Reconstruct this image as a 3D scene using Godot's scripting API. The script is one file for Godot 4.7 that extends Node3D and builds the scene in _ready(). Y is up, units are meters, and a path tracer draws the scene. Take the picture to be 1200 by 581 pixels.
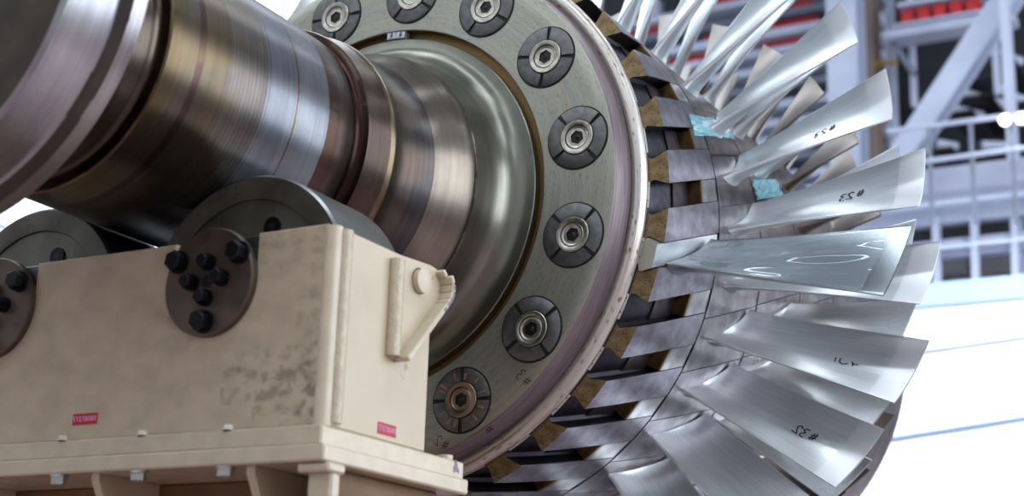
extends Node3D
# A bladed turbine rotor resting on a beige roller stand in a workshop hall.
# Rotor measures are in "units" (1 unit = S metres = radius of the bolt circle); the rotor axis runs along x at height H.
const S := 0.7
const H := 2.6
const SKEW := -15.4          # degrees per unit: how the blade slots run round the drum
const SLOT0 := 1.65          # angle of a slot centre at x = 0.23
const PITCH := 11.25         # 32 slots
const CAM := Vector3(-3.82215, 1.17415, 2.65563)
const RIGHT := Vector3(0.48589988, 0.03255752, 0.87340787)
const UPV := Vector3(-0.25379096, 0.96150492, 0.10534916)
const FWD := Vector3(0.83635605, 0.27285217, -0.47545793)
const FPX := 1854.2

var M := {}
var taken := {}
var rng := RandomNumberGenerator.new()

# ---------------------------------------------------------------- mesh builder
class MB:
	var v := PackedVector3Array()
	var n := PackedVector3Array()
	var t := PackedVector2Array()
	var ix := PackedInt32Array()
	var off := Vector3.ZERO
	func vert(p: Vector3, nn: Vector3, uv := Vector2.ZERO) -> int:
		v.append(p - off); n.append(nn); t.append(uv)
		return v.size() - 1
	func tri(a: int, b: int, c: int) -> void:
		var g := (v[b] - v[a]).cross(v[c] - v[a])
		if g.length_squared() < 1e-18:
			return
		if g.dot(n[a] + n[b] + n[c]) > 0.0:
			ix.append(a); ix.append(c); ix.append(b)
		else:
			ix.append(a); ix.append(b); ix.append(c)
	func quad(a: int, b: int, c: int, d: int) -> void:
		tri(a, b, c); tri(a, c, d)
	func face(pts: Array, nn: Vector3, uvs: Array = []) -> void:   # flat convex face
		var first := v.size()
		for k in pts.size():
			vert(pts[k], nn, uvs[k] if uvs.size() else Vector2(pts[k].x + pts[k].z, pts[k].y))
		for k in range(1, pts.size() - 1):
			tri(first, first + k, first + k + 1)
	func face_out(pts: Array, centre: Vector3) -> void:
		var nn: Vector3 = (pts[1] - pts[0]).cross(pts[2] - pts[0])
		if nn.length() < 1e-9 and pts.size() > 3:
			nn = (pts[2] - pts[0]).cross(pts[3] - pts[0])
		nn = nn.normalized()
		var m := Vector3.ZERO
		for p in pts: m += p
		m /= pts.size()
		if nn.dot(m - centre) < 0: nn = -nn
		face(pts, nn)
	# chamfered box: centre, half axes (vectors), bevel in metres
	func box(c: Vector3, ax: Vector3, ay: Vector3, az: Vector3, bev := 0.004) -> void:
		var e := [ax, ay, az]
		var l := [ax.length(), ay.length(), az.length()]
		var b := minf(bev, minf(l[0], minf(l[1], l[2])) * 0.45)
		var corner := func(sx, sy, sz, keep):   # the corner point on the face across axis keep
			var s := [sx, sy, sz]
			var p := c
			for k in 3:
				p += e[k] * s[k] * (1.0 if k == keep else (1.0 - b / l[k]))
			return p
		for k in 3:
			var i := (k + 1) % 3
			var j := (k + 2) % 3
			for s in [-1.0, 1.0]:
				var q := []
				for w in [[-1, -1], [1, -1], [1, 1], [-1, 1]]:
					var sg := [0.0, 0.0, 0.0]
					sg[k] = s; sg[i] = float(w[0]); sg[j] = float(w[1])
					q.append(corner.call(sg[0], sg[1], sg[2], k))
				face(q, (e[k] * s).normalized())
			for w in [[-1, -1], [1, -1], [1, 1], [-1, 1]]:
				var lo := [0.0, 0.0, 0.0]
				lo[i] = float(w[0]); lo[j] = float(w[1])
				var hi := lo.duplicate()
				lo[k] = -1.0; hi[k] = 1.0
				face([corner.call(lo[0], lo[1], lo[2], i), corner.call(hi[0], hi[1], hi[2], i), corner.call(hi[0], hi[1], hi[2], j), corner.call(lo[0], lo[1], lo[2], j)], (e[i].normalized() * w[0] + e[j].normalized() * w[1]).normalized())
		for sx in [-1.0, 1.0]:
			for sy in [-1.0, 1.0]:
				for sz in [-1.0, 1.0]:
					face([corner.call(sx, sy, sz, 0), corner.call(sx, sy, sz, 1), corner.call(sx, sy, sz, 2)], (e[0].normalized() * sx + e[1].normalized() * sy + e[2].normalized() * sz).normalized())
	func bx(c: Vector3, size: Vector3, bev := 0.004) -> void:
		box(c, Vector3(size.x / 2, 0, 0), Vector3(0, size.y / 2, 0), Vector3(0, 0, size.z / 2), bev)
	# a beam between two points: width along side, height along the rest
	func beam(a: Vector3, b: Vector3, w: float, h: float, side := Vector3(1, 0, 0), bev := 0.004) -> void:
		var d := (b - a) / 2.0
		var s := (side - d.normalized() * side.dot(d.normalized())).normalized()
		box((a + b) / 2.0, d, s * w / 2.0, d.normalized().cross(s) * h / 2.0, bev)
	# round bar
	func rod(a: Vector3, b: Vector3, r: float, seg := 14, r2 := -1.0, caps := true) -> void:
		if r2 < 0: r2 = r
		var d := (b - a).normalized()
		var s := d.cross(Vector3(0, 1, 0) if absf(d.y) < 0.9 else Vector3(1, 0, 0)).normalized()
		var w := d.cross(s)
		var f := v.size()
		for k in seg + 1:
			var q := TAU * k / seg
			var o := s * cos(q) + w * sin(q)
			vert(a + o * r, o, Vector2(float(k) / seg, 0))
			vert(b + o * r2, o, Vector2(float(k) / seg, (b - a).length()))
		for k in seg:
			quad(f + 2 * k, f + 2 * k + 1, f + 2 * k + 3, f + 2 * k + 2)
		if caps:
			for e in [[a, -d, r], [b, d, r2]]:
				var q := []
				for k in seg:
					var an := TAU * k / seg
					q.append(e[0] + (s * cos(an) + w * sin(an)) * e[2])
				face(q, e[1])
	# extrude a 2-D outline: origin o, axes ex, ey, and depth vector (front at o + depth); bevel on the front edge
	func prism(poly: PackedVector2Array, o: Vector3, ex: Vector3, ey: Vector3, depth: Vector3, bev := 0.0, uvk := 1.0) -> void:
		var dn := depth.normalized()
		var front := poly
		if bev > 0.0:
			var ins := Geometry2D.offset_polygon(poly, -bev, Geometry2D.JOIN_MITER)
			if ins.size() == 1 and ins[0].size() == poly.size():
				# line the inset up with the outline
				var best := 0
				for k in ins[0].size():
					if ins[0][k].distance_squared_to(poly[0]) < ins[0][best].distance_squared_to(poly[0]): best = k
				var fp := PackedVector2Array()
				for k in poly.size(): fp.append(ins[0][(best + k) % poly.size()])
				if fp[1].distance_squared_to(poly[1]) > fp[fp.size() - 1].distance_squared_to(poly[1]):
					var rv := PackedVector2Array([fp[0]])
					for k in range(poly.size() - 1, 0, -1): rv.append(fp[k])
					fp = rv
				front = fp
			else:
				bev = 0.0
		for side in [0, 1]:
			var pp := front if side == 1 else poly
			var base := o + (depth if side == 1 else Vector3.ZERO)
			var f := v.size()
			for q in pp: vert(base + ex * q.x + ey * q.y, dn if side == 1 else -dn, q * uvk)
			var ids := Geometry2D.triangulate_polygon(pp)
			for k in range(0, ids.size(), 3): tri(f + ids[k], f + ids[k + 1], f + ids[k + 2])
		var area := 0.0
		for k in poly.size(): area += poly[k].cross(poly[(k + 1) % poly.size()])
		for k in poly.size():
			var a := poly[k]
			var b := poly[(k + 1) % poly.size()]
			var nn2 := Vector2(b.y - a.y, a.x - b.x).normalized() * signf(area)
			var nn := (ex * nn2.x + ey * nn2.y).normalized()
			var d2 := depth - dn * bev
			var a0 := o + ex * a.x + ey * a.y
			var b0 := o + ex * b.x + ey * b.y
			face([a0, b0, b0 + d2, a0 + d2], nn, [a * uvk, b * uvk, b * uvk, a * uvk])
			if bev > 0.0:
				var a1 := o + ex * front[k].x + ey * front[k].y + depth
				var kb := (k + 1) % poly.size()
				var b1 := o + ex * front[kb].x + ey * front[kb].y + depth
				face([a0 + d2, b0 + d2, b1, a1], (nn + dn).normalized(), [a * uvk, b * uvk, b * uvk, a * uvk])
	# turn a profile of (x, r) round the x axis, in metres; the outside is on the left of the run from front to back
	func lathe(prof: Array, seg := 96, x0 := 0.0, xs := 1.0, urep := 1.0, by_len := false, a0 := 0.0, a1 := TAU) -> void:
		var len_at := 0.0
		var nrm := []
		for k in prof.size() - 1:
			var d: Vector2 = prof[k + 1] - prof[k]
			nrm.append(Vector2(-d.y, d.x).normalized())
		for k in prof.size() - 1:
			var na: Vector2 = nrm[k]
			var nb: Vector2 = nrm[k]
			if k > 0 and nrm[k - 1].dot(nrm[k]) > 0.75: na = (nrm[k - 1] + nrm[k]).normalized()
			if k < prof.size() - 2 and nrm[k + 1].dot(nrm[k]) > 0.75: nb = (nrm[k + 1] + nrm[k]).normalized()
			var l: float = (prof[k + 1] - prof[k]).length()
			var va: float = len_at * xs if by_len else (prof[k].x - x0) * xs
			var vb: float = (len_at + l) * xs if by_len else (prof[k + 1].x - x0) * xs
			len_at += l
			var f := v.size()
			for j in seg + 1:
				var q := a0 + (a1 - a0) * j / seg
				var c := cos(q)
				var s := sin(q)
				vert(Vector3(prof[k].x, prof[k].y * c, prof[k].y * s), Vector3(na.x, na.y * c, na.y * s), Vector2(urep * j / seg, va))
				vert(Vector3(prof[k + 1].x, prof[k + 1].y * c, prof[k + 1].y * s), Vector3(nb.x, nb.y * c, nb.y * s), Vector2(urep * j / seg, vb))
			for j in seg:
				quad(f + 2 * j, f + 2 * j + 1, f + 2 * j + 3, f + 2 * j + 2)
	# a smooth sheet of points [row][column]; out tells on which side the outside lies
	func sheet(P: Array, closed := false, flip := 1.0, uvs := Vector2.ONE) -> void:
		var R := P.size()
		var C: int = P[0].size()
		var f := v.size()
		for a in R:
			for b in C:
				var up: Vector3 = P[mini(a + 1, R - 1)][b] - P[maxi(a - 1, 0)][b]
				var rt: Vector3
				if closed: rt = P[a][(b + 1) % (C - 1)] - P[a][(b - 1 + C - 1) % (C - 1)]
				else: rt = P[a][mini(b + 1, C - 1)] - P[a][maxi(b - 1, 0)]
				vert(P[a][b], rt.cross(up).normalized() * flip, Vector2(float(b) / (C - 1) * uvs.x, float(a) / (R - 1) * uvs.y))
		for a in R - 1:
			for b in C - 1:
				quad(f + a * C + b, f + a * C + b + 1, f + (a + 1) * C + b + 1, f + (a + 1) * C + b)
	func into(mesh: ArrayMesh, mat: Material) -> void:
		var arr := []
		arr.resize(Mesh.ARRAY_MAX)
		arr[Mesh.ARRAY_VERTEX] = v; arr[Mesh.ARRAY_NORMAL] = n; arr[Mesh.ARRAY_TEX_UV] = t; arr[Mesh.ARRAY_INDEX] = ix
		mesh.add_surface_from_arrays(Mesh.PRIMITIVE_TRIANGLES, arr)
		mesh.surface_set_material(mesh.get_surface_count() - 1, mat)

func mb(off := Vector3.ZERO) -> MB:
	var b := MB.new()
	b.off = off
	return b
func mesh_of(b: MB, mat: Material) -> ArrayMesh:
	var m := ArrayMesh.new()
	b.into(m, mat)
	return m
func inst(called: String, mesh: Mesh, parent: Node) -> MeshInstance3D:
	var o := MeshInstance3D.new()
	o.name = called
	o.mesh = mesh
	o.cast_shadow = GeometryInstance3D.SHADOW_CASTING_SETTING_ON
	parent.add_child(o, true)
	return o
func part(called: String, b: MB, mat: Material, parent: Node) -> MeshInstance3D:
	return inst(called, mesh_of(b, mat), parent)
func numbered(called: String) -> String:
	if not taken.has(called):
		taken[called] = 0
		return called
	taken[called] += 1
	return "%s_%03d" % [called, taken[called]]
func tag(o: Node, label: String, category: String, group := "") -> void:
	o.set_meta("label", label); o.set_meta("category", category)
	if group: o.set_meta("group", group)
func thing(called: String, label: String, category: String, at := Vector3.ZERO, group := "") -> Node3D:
	var o := Node3D.new()
	o.name = numbered(called)
	add_child(o, true)
	o.position = at
	tag(o, label, category, group)
	return o
func struct(called: String, b: MB, mat: Material) -> MeshInstance3D:
	var o := part(called, b, mat, self)
	o.set_meta("kind", "structure")
	return o
func u(x: float, y: float, z: float) -> Vector3:      # units round the rotor axis -> metres in the hall
	return Vector3(x * S, H + y * S, z * S)
func px(x: float, y: float, plane_x: float) -> Vector3:   # where the ray of a pixel meets the plane across the hall at plane_x
	var d := FWD + RIGHT * ((x - 600.0) / FPX) - UPV * ((y - 290.5) / FPX)
	return CAM + d * ((plane_x - CAM.x) / d.x)

# ---------------------------------------------------------------- materials
func noise(seed_: int, freq: float, oct := 4) -> FastNoiseLite:
	var f := FastNoiseLite.new()
	f.seed = seed_; f.frequency = freq; f.noise_type = FastNoiseLite.TYPE_SIMPLEX_SMOOTH
	f.fractal_octaves = oct
	return f
func tex(img: Image) -> ImageTexture:
	img.generate_mipmaps()
	return ImageTexture.create_from_image(img)
func mat(color: Color, rough := 0.5, metal := 0.0, texture: Texture2D = null, aniso := 0.0) -> StandardMaterial3D:
	var m := StandardMaterial3D.new()
	m.albedo_color = color; m.roughness = rough; m.metallic = metal
	if texture: m.albedo_texture = texture
	if aniso != 0.0:
		m.anisotropy_enabled = true; m.anisotropy = aniso
	return m
func tri_mat(color: Color, rough: float, metal: float, texture: Texture2D, scale_ := 1.0) -> StandardMaterial3D:
	var m := mat(color, rough, metal, texture)
	m.uv1_triplanar = true
	m.uv1_scale = Vector3.ONE * scale_
	return m
# colours along a round surface: streaks run round it (u), blotches break them
func turned_tex(w: int, h: int, seed_: int, color_at: Callable, streak: float, blotch: float, v_rep := 1.0) -> ImageTexture:
	var img := Image.create(w, h, false, Image.FORMAT_RGB8)
	var fine := noise(seed_, 0.5, 3)
	var soft := noise(seed_ + 7, 0.9, 4)
	for y in h:
		var vv := float(y) / h
		for x in w:
			var q := TAU * x / w
			var c := cos(q)
			var s := sin(q)
			var a := fine.get_noise_3d(c * 2.2, s * 2.2, vv * 240.0 * v_rep)
			var b := soft.get_noise_3d(c * 2.6, s * 2.6, vv * 9.0 * v_rep)
			var base: Color = color_at.call(vv, b, q)
			var k := 1.0 + streak * a + blotch * b
			img.set_pixel(x, y, Color(base.r * k, base.g * k, base.b * (k - 0.04 * b)).clamp())
	return tex(img)
func mottled_tex(size: int, seed_: int, a: Color, b: Color, freq: float, spots := 0.0, spot_color := Color.BLACK) -> ImageTexture:
	var img := Image.create(size, size, false, Image.FORMAT_RGB8)
	var f := noise(seed_, freq, 5)
	var g := noise(seed_ + 3, freq * 3.1, 3)
	var period := size
	for y in size:
		for x in size:
			# blend with the shifted copy near the borders so that it repeats without a seam
			var wx := clampf((x - period * 0.75) / (period * 0.25), 0.0, 1.0)
			var wy := clampf((y - period * 0.75) / (period * 0.25), 0.0, 1.0)
			var n0 := lerpf(lerpf(f.get_noise_2d(x, y), f.get_noise_2d(x - period, y), wx), lerpf(f.get_noise_2d(x, y - period), f.get_noise_2d(x - period, y - period), wx), wy)
			var c := a.lerp(b, clampf(n0 * 1.1 + 0.5, 0.0, 1.0))
			if spots > 0.0:
				var n1 := lerpf(lerpf(g.get_noise_2d(x, y), g.get_noise_2d(x - period, y), wx), lerpf(g.get_noise_2d(x, y - period), g.get_noise_2d(x - period, y - period), wx), wy)
				c = c.lerp(spot_color, clampf((n1 - (0.55 - spots)) * 6.0, 0.0, 0.85))
			img.set_pixel(x, y, c)
	return tex(img)
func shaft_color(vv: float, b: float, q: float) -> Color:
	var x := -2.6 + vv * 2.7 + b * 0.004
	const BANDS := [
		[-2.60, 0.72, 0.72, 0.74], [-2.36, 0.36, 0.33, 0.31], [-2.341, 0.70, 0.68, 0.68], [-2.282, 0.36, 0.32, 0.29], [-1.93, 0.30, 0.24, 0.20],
		[-1.922, 0.42, 0.365, 0.29], [-1.86, 0.42, 0.38, 0.33], [-1.785, 0.34, 0.27, 0.25], [-1.752, 0.42, 0.375, 0.31], [-1.62, 0.45, 0.43, 0.41],  # front journal bands also warmed with the stand's reflected gold
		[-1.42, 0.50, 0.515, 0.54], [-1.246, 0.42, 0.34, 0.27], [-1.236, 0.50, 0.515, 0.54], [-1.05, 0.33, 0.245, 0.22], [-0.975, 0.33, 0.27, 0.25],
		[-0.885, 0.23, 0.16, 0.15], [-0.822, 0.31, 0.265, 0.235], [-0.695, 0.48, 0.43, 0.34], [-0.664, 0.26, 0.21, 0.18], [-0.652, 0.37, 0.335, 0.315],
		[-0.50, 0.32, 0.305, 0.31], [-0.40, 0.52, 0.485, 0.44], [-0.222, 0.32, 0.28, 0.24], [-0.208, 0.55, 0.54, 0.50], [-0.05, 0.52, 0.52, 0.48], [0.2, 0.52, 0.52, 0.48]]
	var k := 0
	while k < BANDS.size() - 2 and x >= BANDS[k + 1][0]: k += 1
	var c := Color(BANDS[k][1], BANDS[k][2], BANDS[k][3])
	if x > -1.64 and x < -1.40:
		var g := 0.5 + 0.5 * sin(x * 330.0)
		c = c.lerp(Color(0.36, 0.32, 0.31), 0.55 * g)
	if x > -1.92 and x < -1.5:      # gold oxide patches, deepened by a painted reflection of the beige stand
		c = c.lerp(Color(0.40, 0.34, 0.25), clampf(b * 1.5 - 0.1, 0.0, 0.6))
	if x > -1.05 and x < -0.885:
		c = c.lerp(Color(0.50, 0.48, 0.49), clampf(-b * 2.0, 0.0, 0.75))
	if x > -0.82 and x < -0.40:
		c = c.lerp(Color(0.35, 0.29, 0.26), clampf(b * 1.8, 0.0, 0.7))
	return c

func make_materials() -> void:
	var shaft := turned_tex(512, 1024, 11, shaft_color, 0.10, 0.16)
	M.shaft = mat(Color(0.92, 0.92, 0.92), 0.28, 0.95, shaft, -0.4)
	var disc_spots := noise(29, 1.0, 4)
	var disc := turned_tex(512, 512, 23, func(vv, b, q): return Color(0.62, 0.62, 0.58).lerp(Color(0.52, 0.46, 0.34), clampf(b * 0.9 - 0.2, 0.0, 0.5)).lerp(Color(0.42, 0.36, 0.24), clampf(disc_spots.get_noise_3d(cos(q) * 60.0, sin(q) * 60.0, vv * 26.0) * 2.6 - 0.75, 0.0, 0.5)), 0.05, 0.10)
	M.disc = mat(Color.WHITE, 0.36, 0.72, disc, -0.6)
	var pink := turned_tex(512, 256, 31, func(vv, b, q): return Color(0.47, 0.42, 0.44).lerp(Color(0.30, 0.23, 0.22), clampf(absf(b) * 1.2 - 0.1, 0.0, 0.6)), 0.22, 0.12)
	M.rim_band = mat(Color.WHITE, 0.42, 0.45, pink, -0.4)
	M.groove = mat(Color(0.50, 0.40, 0.26), 0.5, 0.8)
	var spots := noise(43, 1.0, 4)
	var lipt := turned_tex(1024, 128, 41, func(vv, b, q):
		var c := Color(0.78, 0.76, 0.73).lerp(Color(0.56, 0.47, 0.37), clampf(b * 1.5 - 0.2 + (vv - 0.55) * 0.7, 0.0, 0.8))
		var k := spots.get_noise_3d(cos(q) * 22.0, sin(q) * 22.0, vv * 5.0)
		return c.lerp(Color(0.36, 0.25, 0.15), clampf(k * 3.0 - 1.05, 0.0, 0.7)), 0.12, 0.06)
	M.lip = mat(Color.WHITE, 0.36, 0.8, lipt)
	M.tooth_face = tri_mat(Color.WHITE, 0.55, 0.55, mottled_tex(384, 47, Color(0.52, 0.45, 0.33), Color(0.38, 0.30, 0.17), 0.015, 0.22, Color(0.24, 0.17, 0.12)), 5.0)
	M.land = tri_mat(Color.WHITE, 0.36, 1.0, mottled_tex(384, 53, Color(0.60, 0.585, 0.62), Color(0.48, 0.455, 0.49), 0.014, 0.10, Color(0.38, 0.34, 0.34)), 3.0)
	M.slot = tri_mat(Color.WHITE, 0.42, 0.9, mottled_tex(256, 59, Color(0.25, 0.24, 0.27), Color(0.16, 0.155, 0.18), 0.02), 4.0)
	M.key = tri_mat(Color.WHITE, 0.45, 0.8, mottled_tex(256, 60, Color(0.36, 0.32, 0.33), Color(0.27, 0.24, 0.25), 0.02), 4.0)
	M.spacer = tri_mat(Color.WHITE, 0.30, 1.0, mottled_tex(256, 61, Color(0.72, 0.72, 0.73), Color(0.60, 0.58, 0.57), 0.02), 4.0)
	M.spacer_low = tri_mat(Color.WHITE, 0.5, 0.6, mottled_tex(256, 67, Color(0.52, 0.43, 0.26), Color(0.36, 0.27, 0.17), 0.02), 4.0)
	M.platform = tri_mat(Color.WHITE, 0.33, 1.0, mottled_tex(384, 71, Color(0.62, 0.60, 0.62), Color(0.48, 0.45, 0.46), 0.01, 0.06, Color(0.40, 0.36, 0.36)), 3.0)
	var bi := Image.create(256, 256, false, Image.FORMAT_RGB8)
	var bs := noise(74, 0.35, 2)
	for y in 256:
		for x in 256:
			var st := bs.get_noise_2d(x * 1.0, y * 0.02)      # fine grinding lines along the blade
			var c := Color(0.87, 0.885, 0.895)
			bi.set_pixel(x, y, Color(c.r * (1 + 0.06 * st), c.g * (1 + 0.06 * st), c.b * (1 + 0.06 * st)).clamp())
	var bl := tex(bi)
	M.blade = mat(Color.WHITE, 0.30, 0.92, bl, 0.3)
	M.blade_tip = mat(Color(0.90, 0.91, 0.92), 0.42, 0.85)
	M.blade_dark = mat(Color(0.60, 0.63, 0.65), 0.24, 1.0)
	M.blade_old = mat(Color(0.60, 0.55, 0.51), 0.33, 1.0, bl)
	M.strip = mat(Color(0.80, 0.79, 0.76), 0.4, 0.6)
	M.dark_steel = tri_mat(Color.WHITE, 0.42, 0.9, mottled_tex(256, 79, Color(0.47, 0.47, 0.47), Color(0.38, 0.38, 0.38), 0.02), 6.0)
	M.copper_ring = tri_mat(Color.WHITE, 0.45, 0.8, mottled_tex(256, 83, Color(0.45, 0.44, 0.43), Color(0.35, 0.34, 0.33), 0.02), 6.0)
	M.copper = mat(Color(0.68, 0.50, 0.42), 0.45, 0.8)
	M.bright = tri_mat(Color.WHITE, 0.30, 1.0, mottled_tex(256, 89, Color(0.78, 0.77, 0.73), Color(0.64, 0.62, 0.58), 0.02, 0.03, Color(0.5, 0.4, 0.24)), 8.0)
	M.worn_bright = mat(Color(0.58, 0.50, 0.43), 0.36, 1.0)
	M.black = mat(Color(0.03, 0.03, 0.035), 0.6, 0.0)
	M.socket = mat(Color(0.22, 0.21, 0.21), 0.35, 0.9)
	M.black_bolt = mat(Color(0.07, 0.075, 0.10), 0.42, 0.6)
	M.end_plate = tri_mat(Color.WHITE, 0.40, 0.6, mottled_tex(256, 97, Color(0.42, 0.36, 0.32), Color(0.31, 0.27, 0.25), 0.012), 3.0)
	M.roller = tri_mat(Color.WHITE, 0.45, 0.5, mottled_tex(256, 101, Color(0.40, 0.395, 0.35), Color(0.31, 0.305, 0.28), 0.012, 0.05, Color(0.26, 0.24, 0.2)), 3.0)
	M.roller_rim = mat(Color(0.52, 0.53, 0.54), 0.28, 1.0, null)
	M.weight = mat(Color(0.74, 0.75, 0.78), 0.4, 0.5)
	M.ink = mat(Color(0.03, 0.03, 0.04), 0.6)
	M.film = mat(Color(0.86, 0.94, 0.98, 0.12), 0.04)
	M.film.transparency = BaseMaterial3D.TRANSPARENCY_ALPHA
	M.cyan_film = mat(Color(0.55, 0.86, 0.92, 0.55), 0.12)
	M.cyan_film.transparency = BaseMaterial3D.TRANSPARENCY_ALPHA
	M.root_paint = mat(Color(0.66, 0.65, 0.60), 0.5, 0.3)
	# beige paint with smudges
	var img := Image.create(1024, 512, false, Image.FORMAT_RGB8)
	var f1 := noise(5, 0.012, 5)
	var f2 := noise(6, 0.03, 5)
	for y in 512:
		for x in 1024:
			var c := Color(0.76, 0.70, 0.60)
			var k := f1.get_noise_2d(x, y)
			var g := f2.get_noise_2d(x, y * 0.8)
			c = c.lerp(Color(0.69, 0.635, 0.54), clampf(0.35 + k, 0.0, 1.0))
			# grease smudges where the photograph shows them: x 0..1024 = z -0.95..0.95, y 0..512 = top to bottom
			for sm in [[950, 385, 70, 45, 0.9], [1005, 300, 22, 120, 0.45], [690, 190, 26, 22, 0.4], [720, 240, 12, 26, 0.35], [930, 30, 80, 40, 0.4], [1000, 480, 30, 24, 0.8], [850, 345, 20, 60, 0.25]]:
				var dx: float = (x - sm[0]) / sm[2]
				var dy: float = (y - sm[1]) / sm[3]
				var e := dx * dx + dy * dy
				if e < 2.0:
					c = c.lerp(Color(0.33, 0.30, 0.27), clampf((1.0 - e * 0.5) * (0.12 + g * 0.8) * sm[4], 0.0, 0.36))
			img.set_pixel(x, y, c)
	M.paint_front = mat(Color.WHITE, 0.50, 0.0, tex(img))
	M.paint = tri_mat(Color.WHITE, 0.32, 0.0, mottled_tex(384, 107, Color(0.78, 0.725, 0.62), Color(0.735, 0.675, 0.57), 0.008, 0.02, Color(0.58, 0.53, 0.47)), 1.2)
	M.paint_gloss = tri_mat(Color.WHITE, 0.22, 0.0, mottled_tex(256, 109, Color(0.80, 0.75, 0.655), Color(0.755, 0.70, 0.605), 0.02), 2.5)
	var wb := noise(19, 0.06, 3)
	var wi := Image.create(256, 256, false, Image.FORMAT_RGB8)
	for y in 256:
		for x in 256:
			var k := 0.5 + 0.5 * wb.get_noise_2d(x, y)
			wi.set_pixel(x, y, Color(k, k, k))
	M.weld = M.paint_gloss.duplicate()
	M.weld.uv1_triplanar = false
	M.weld.uv1_scale = Vector3(1, 6, 1)
	M.weld.heightmap_enabled = true
	M.weld.heightmap_texture = tex(wi)
	M.weld.heightmap_scale = 0.2
	M.paint_web_shaded = tri_mat(Color.WHITE, 0.55, 0.0, mottled_tex(256, 113, Color(0.50, 0.38, 0.25), Color(0.41, 0.30, 0.19), 0.012), 1.0)  # web paint darkened so its colour holds the shade of the recess
	M.bare_scrape = mat(Color(0.47, 0.44, 0.52), 0.45, 0.5)
	M.red_label = mat(Color(0.70, 0.06, 0.12), 0.45)
	M.label_ink = mat(Color(0.92, 0.72, 0.90), 0.5)
	M.rust_line = mat(Color(0.30, 0.20, 0.14), 0.7)
	M.paint_chip_white = mat(Color(0.86, 0.85, 0.80), 0.4)
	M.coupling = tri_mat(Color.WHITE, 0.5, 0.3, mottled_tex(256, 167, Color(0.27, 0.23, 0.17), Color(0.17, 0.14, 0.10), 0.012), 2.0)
	M.zinc = mat(Color(0.72, 0.72, 0.70), 0.35, 0.8)
	# hall
	M.white_paint = tri_mat(Color.WHITE, 0.45, 0.0, mottled_tex(256, 127, Color(0.76, 0.79, 0.87), Color(0.70, 0.73, 0.82), 0.01), 0.5)
	M.white_panel = tri_mat(Color.WHITE, 0.35, 0.0, mottled_tex(256, 131, Color(0.95, 0.96, 0.97), Color(0.91, 0.93, 0.95), 0.01), 0.4)
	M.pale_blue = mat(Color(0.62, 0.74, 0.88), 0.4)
	M.seam = mat(Color(0.42, 0.55, 0.72), 0.5)
	M.lavender = tri_mat(Color.WHITE, 0.55, 0.0, mottled_tex(256, 137, Color(0.66, 0.68, 0.76), Color(0.60, 0.62, 0.71), 0.01), 0.5)
	M.grey_steel = tri_mat(Color.WHITE, 0.5, 0.3, mottled_tex(256, 139, Color(0.48, 0.51, 0.58), Color(0.42, 0.44, 0.50), 0.01), 1.0)
	M.column_shade = mat(Color(0.56, 0.50, 0.47), 0.6)  # colour carries the shade on the white column's side
	M.red_steel = mat(Color(0.76, 0.10, 0.14), 0.45)
	M.dark_back = tri_mat(Color.WHITE, 0.8, 0.0, mottled_tex(256, 149, Color(0.17, 0.18, 0.21), Color(0.11, 0.12, 0.14), 0.012), 0.5)
	M.dark_goods = mat(Color(0.13, 0.14, 0.16), 0.6)
	M.yellow = mat(Color(0.78, 0.62, 0.12), 0.5)
	M.box_grey = mat(Color(0.50, 0.49, 0.49), 0.7)
	M.floor = tri_mat(Color.WHITE, 0.30, 0.0, mottled_tex(384, 151, Color(0.66, 0.55, 0.55), Color(0.58, 0.48, 0.48), 0.01), 0.35)
	M.wall = tri_mat(Color.WHITE, 0.8, 0.0, mottled_tex(256, 157, Color(0.86, 0.86, 0.86), Color(0.80, 0.80, 0.80), 0.01), 0.3)
	M.ceiling = tri_mat(Color.WHITE, 0.8, 0.0, mottled_tex(256, 163, Color(0.55, 0.56, 0.59), Color(0.48, 0.49, 0.52), 0.01), 0.3)

func glow(color: Color, e: float) -> StandardMaterial3D:
	var m := mat(color, 0.5)
	m.emission_enabled = true; m.emission = color; m.emission_energy_multiplier = e
	return m

# ---------------------------------------------------------------- main
func _ready() -> void:
	rng.seed = 20240607
	# camera
	var cam := Camera3D.new()
	cam.name = "camera"
	add_child(cam)
	cam.transform = Transform3D(Basis(RIGHT, UPV, -FWD).orthonormalized(), CAM)
	var lens := CameraAttributesPhysical.new()
	lens.frustum_focal_length = 76.6
	lens.exposure_aperture = 3.0
	lens.frustum_focus_distance = 4.4
	lens.frustum_near = 0.05
	lens.frustum_far = 200.0
	cam.attributes = lens
	cam.fov = 17.808
	cam.near = 0.05
	cam.far = 200.0
	cam.current = true
	# environment
	var we := WorldEnvironment.new()
	we.name = "environment"
	var env := Environment.new()
	env.background_mode = Environment.BG_COLOR
	env.background_color = Color(0.75, 0.82, 0.95)
	env.tonemap_mode = Environment.TONE_MAPPER_LINEAR
	env.tonemap_exposure = 1.0
	env.sdfgi_enabled = true; env.ssao_enabled = true; env.ssil_enabled = true
	we.environment = env
	add_child(we)
	make_materials()
	lamps()
	hall()
	rotor()
	stand()
	backdrop()

const X0 := -12.0
const X1 := 16.0
const Z0 := -11.0
const Z1 := 10.0
const TOP := 12.5
const LAMP_Y := 10.0

func area(called: String, at: Vector3, towards: Vector3, size: Vector2, energy: float, color: Color) -> void:
	var l := AreaLight3D.new()
	l.name = called
	l.area_size = size
	l.area_normalize_energy = true
	l.light_energy = energy
	l.light_color = color
	l.shadow_enabled = true
	l.area_range = 60.0
	add_child(l, true)
	var upv := Vector3(0, 1, 0) if absf(towards.y) < 0.9 else Vector3(1, 0, 0)
	l.look_at_from_position(at, at + towards, upv)

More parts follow.
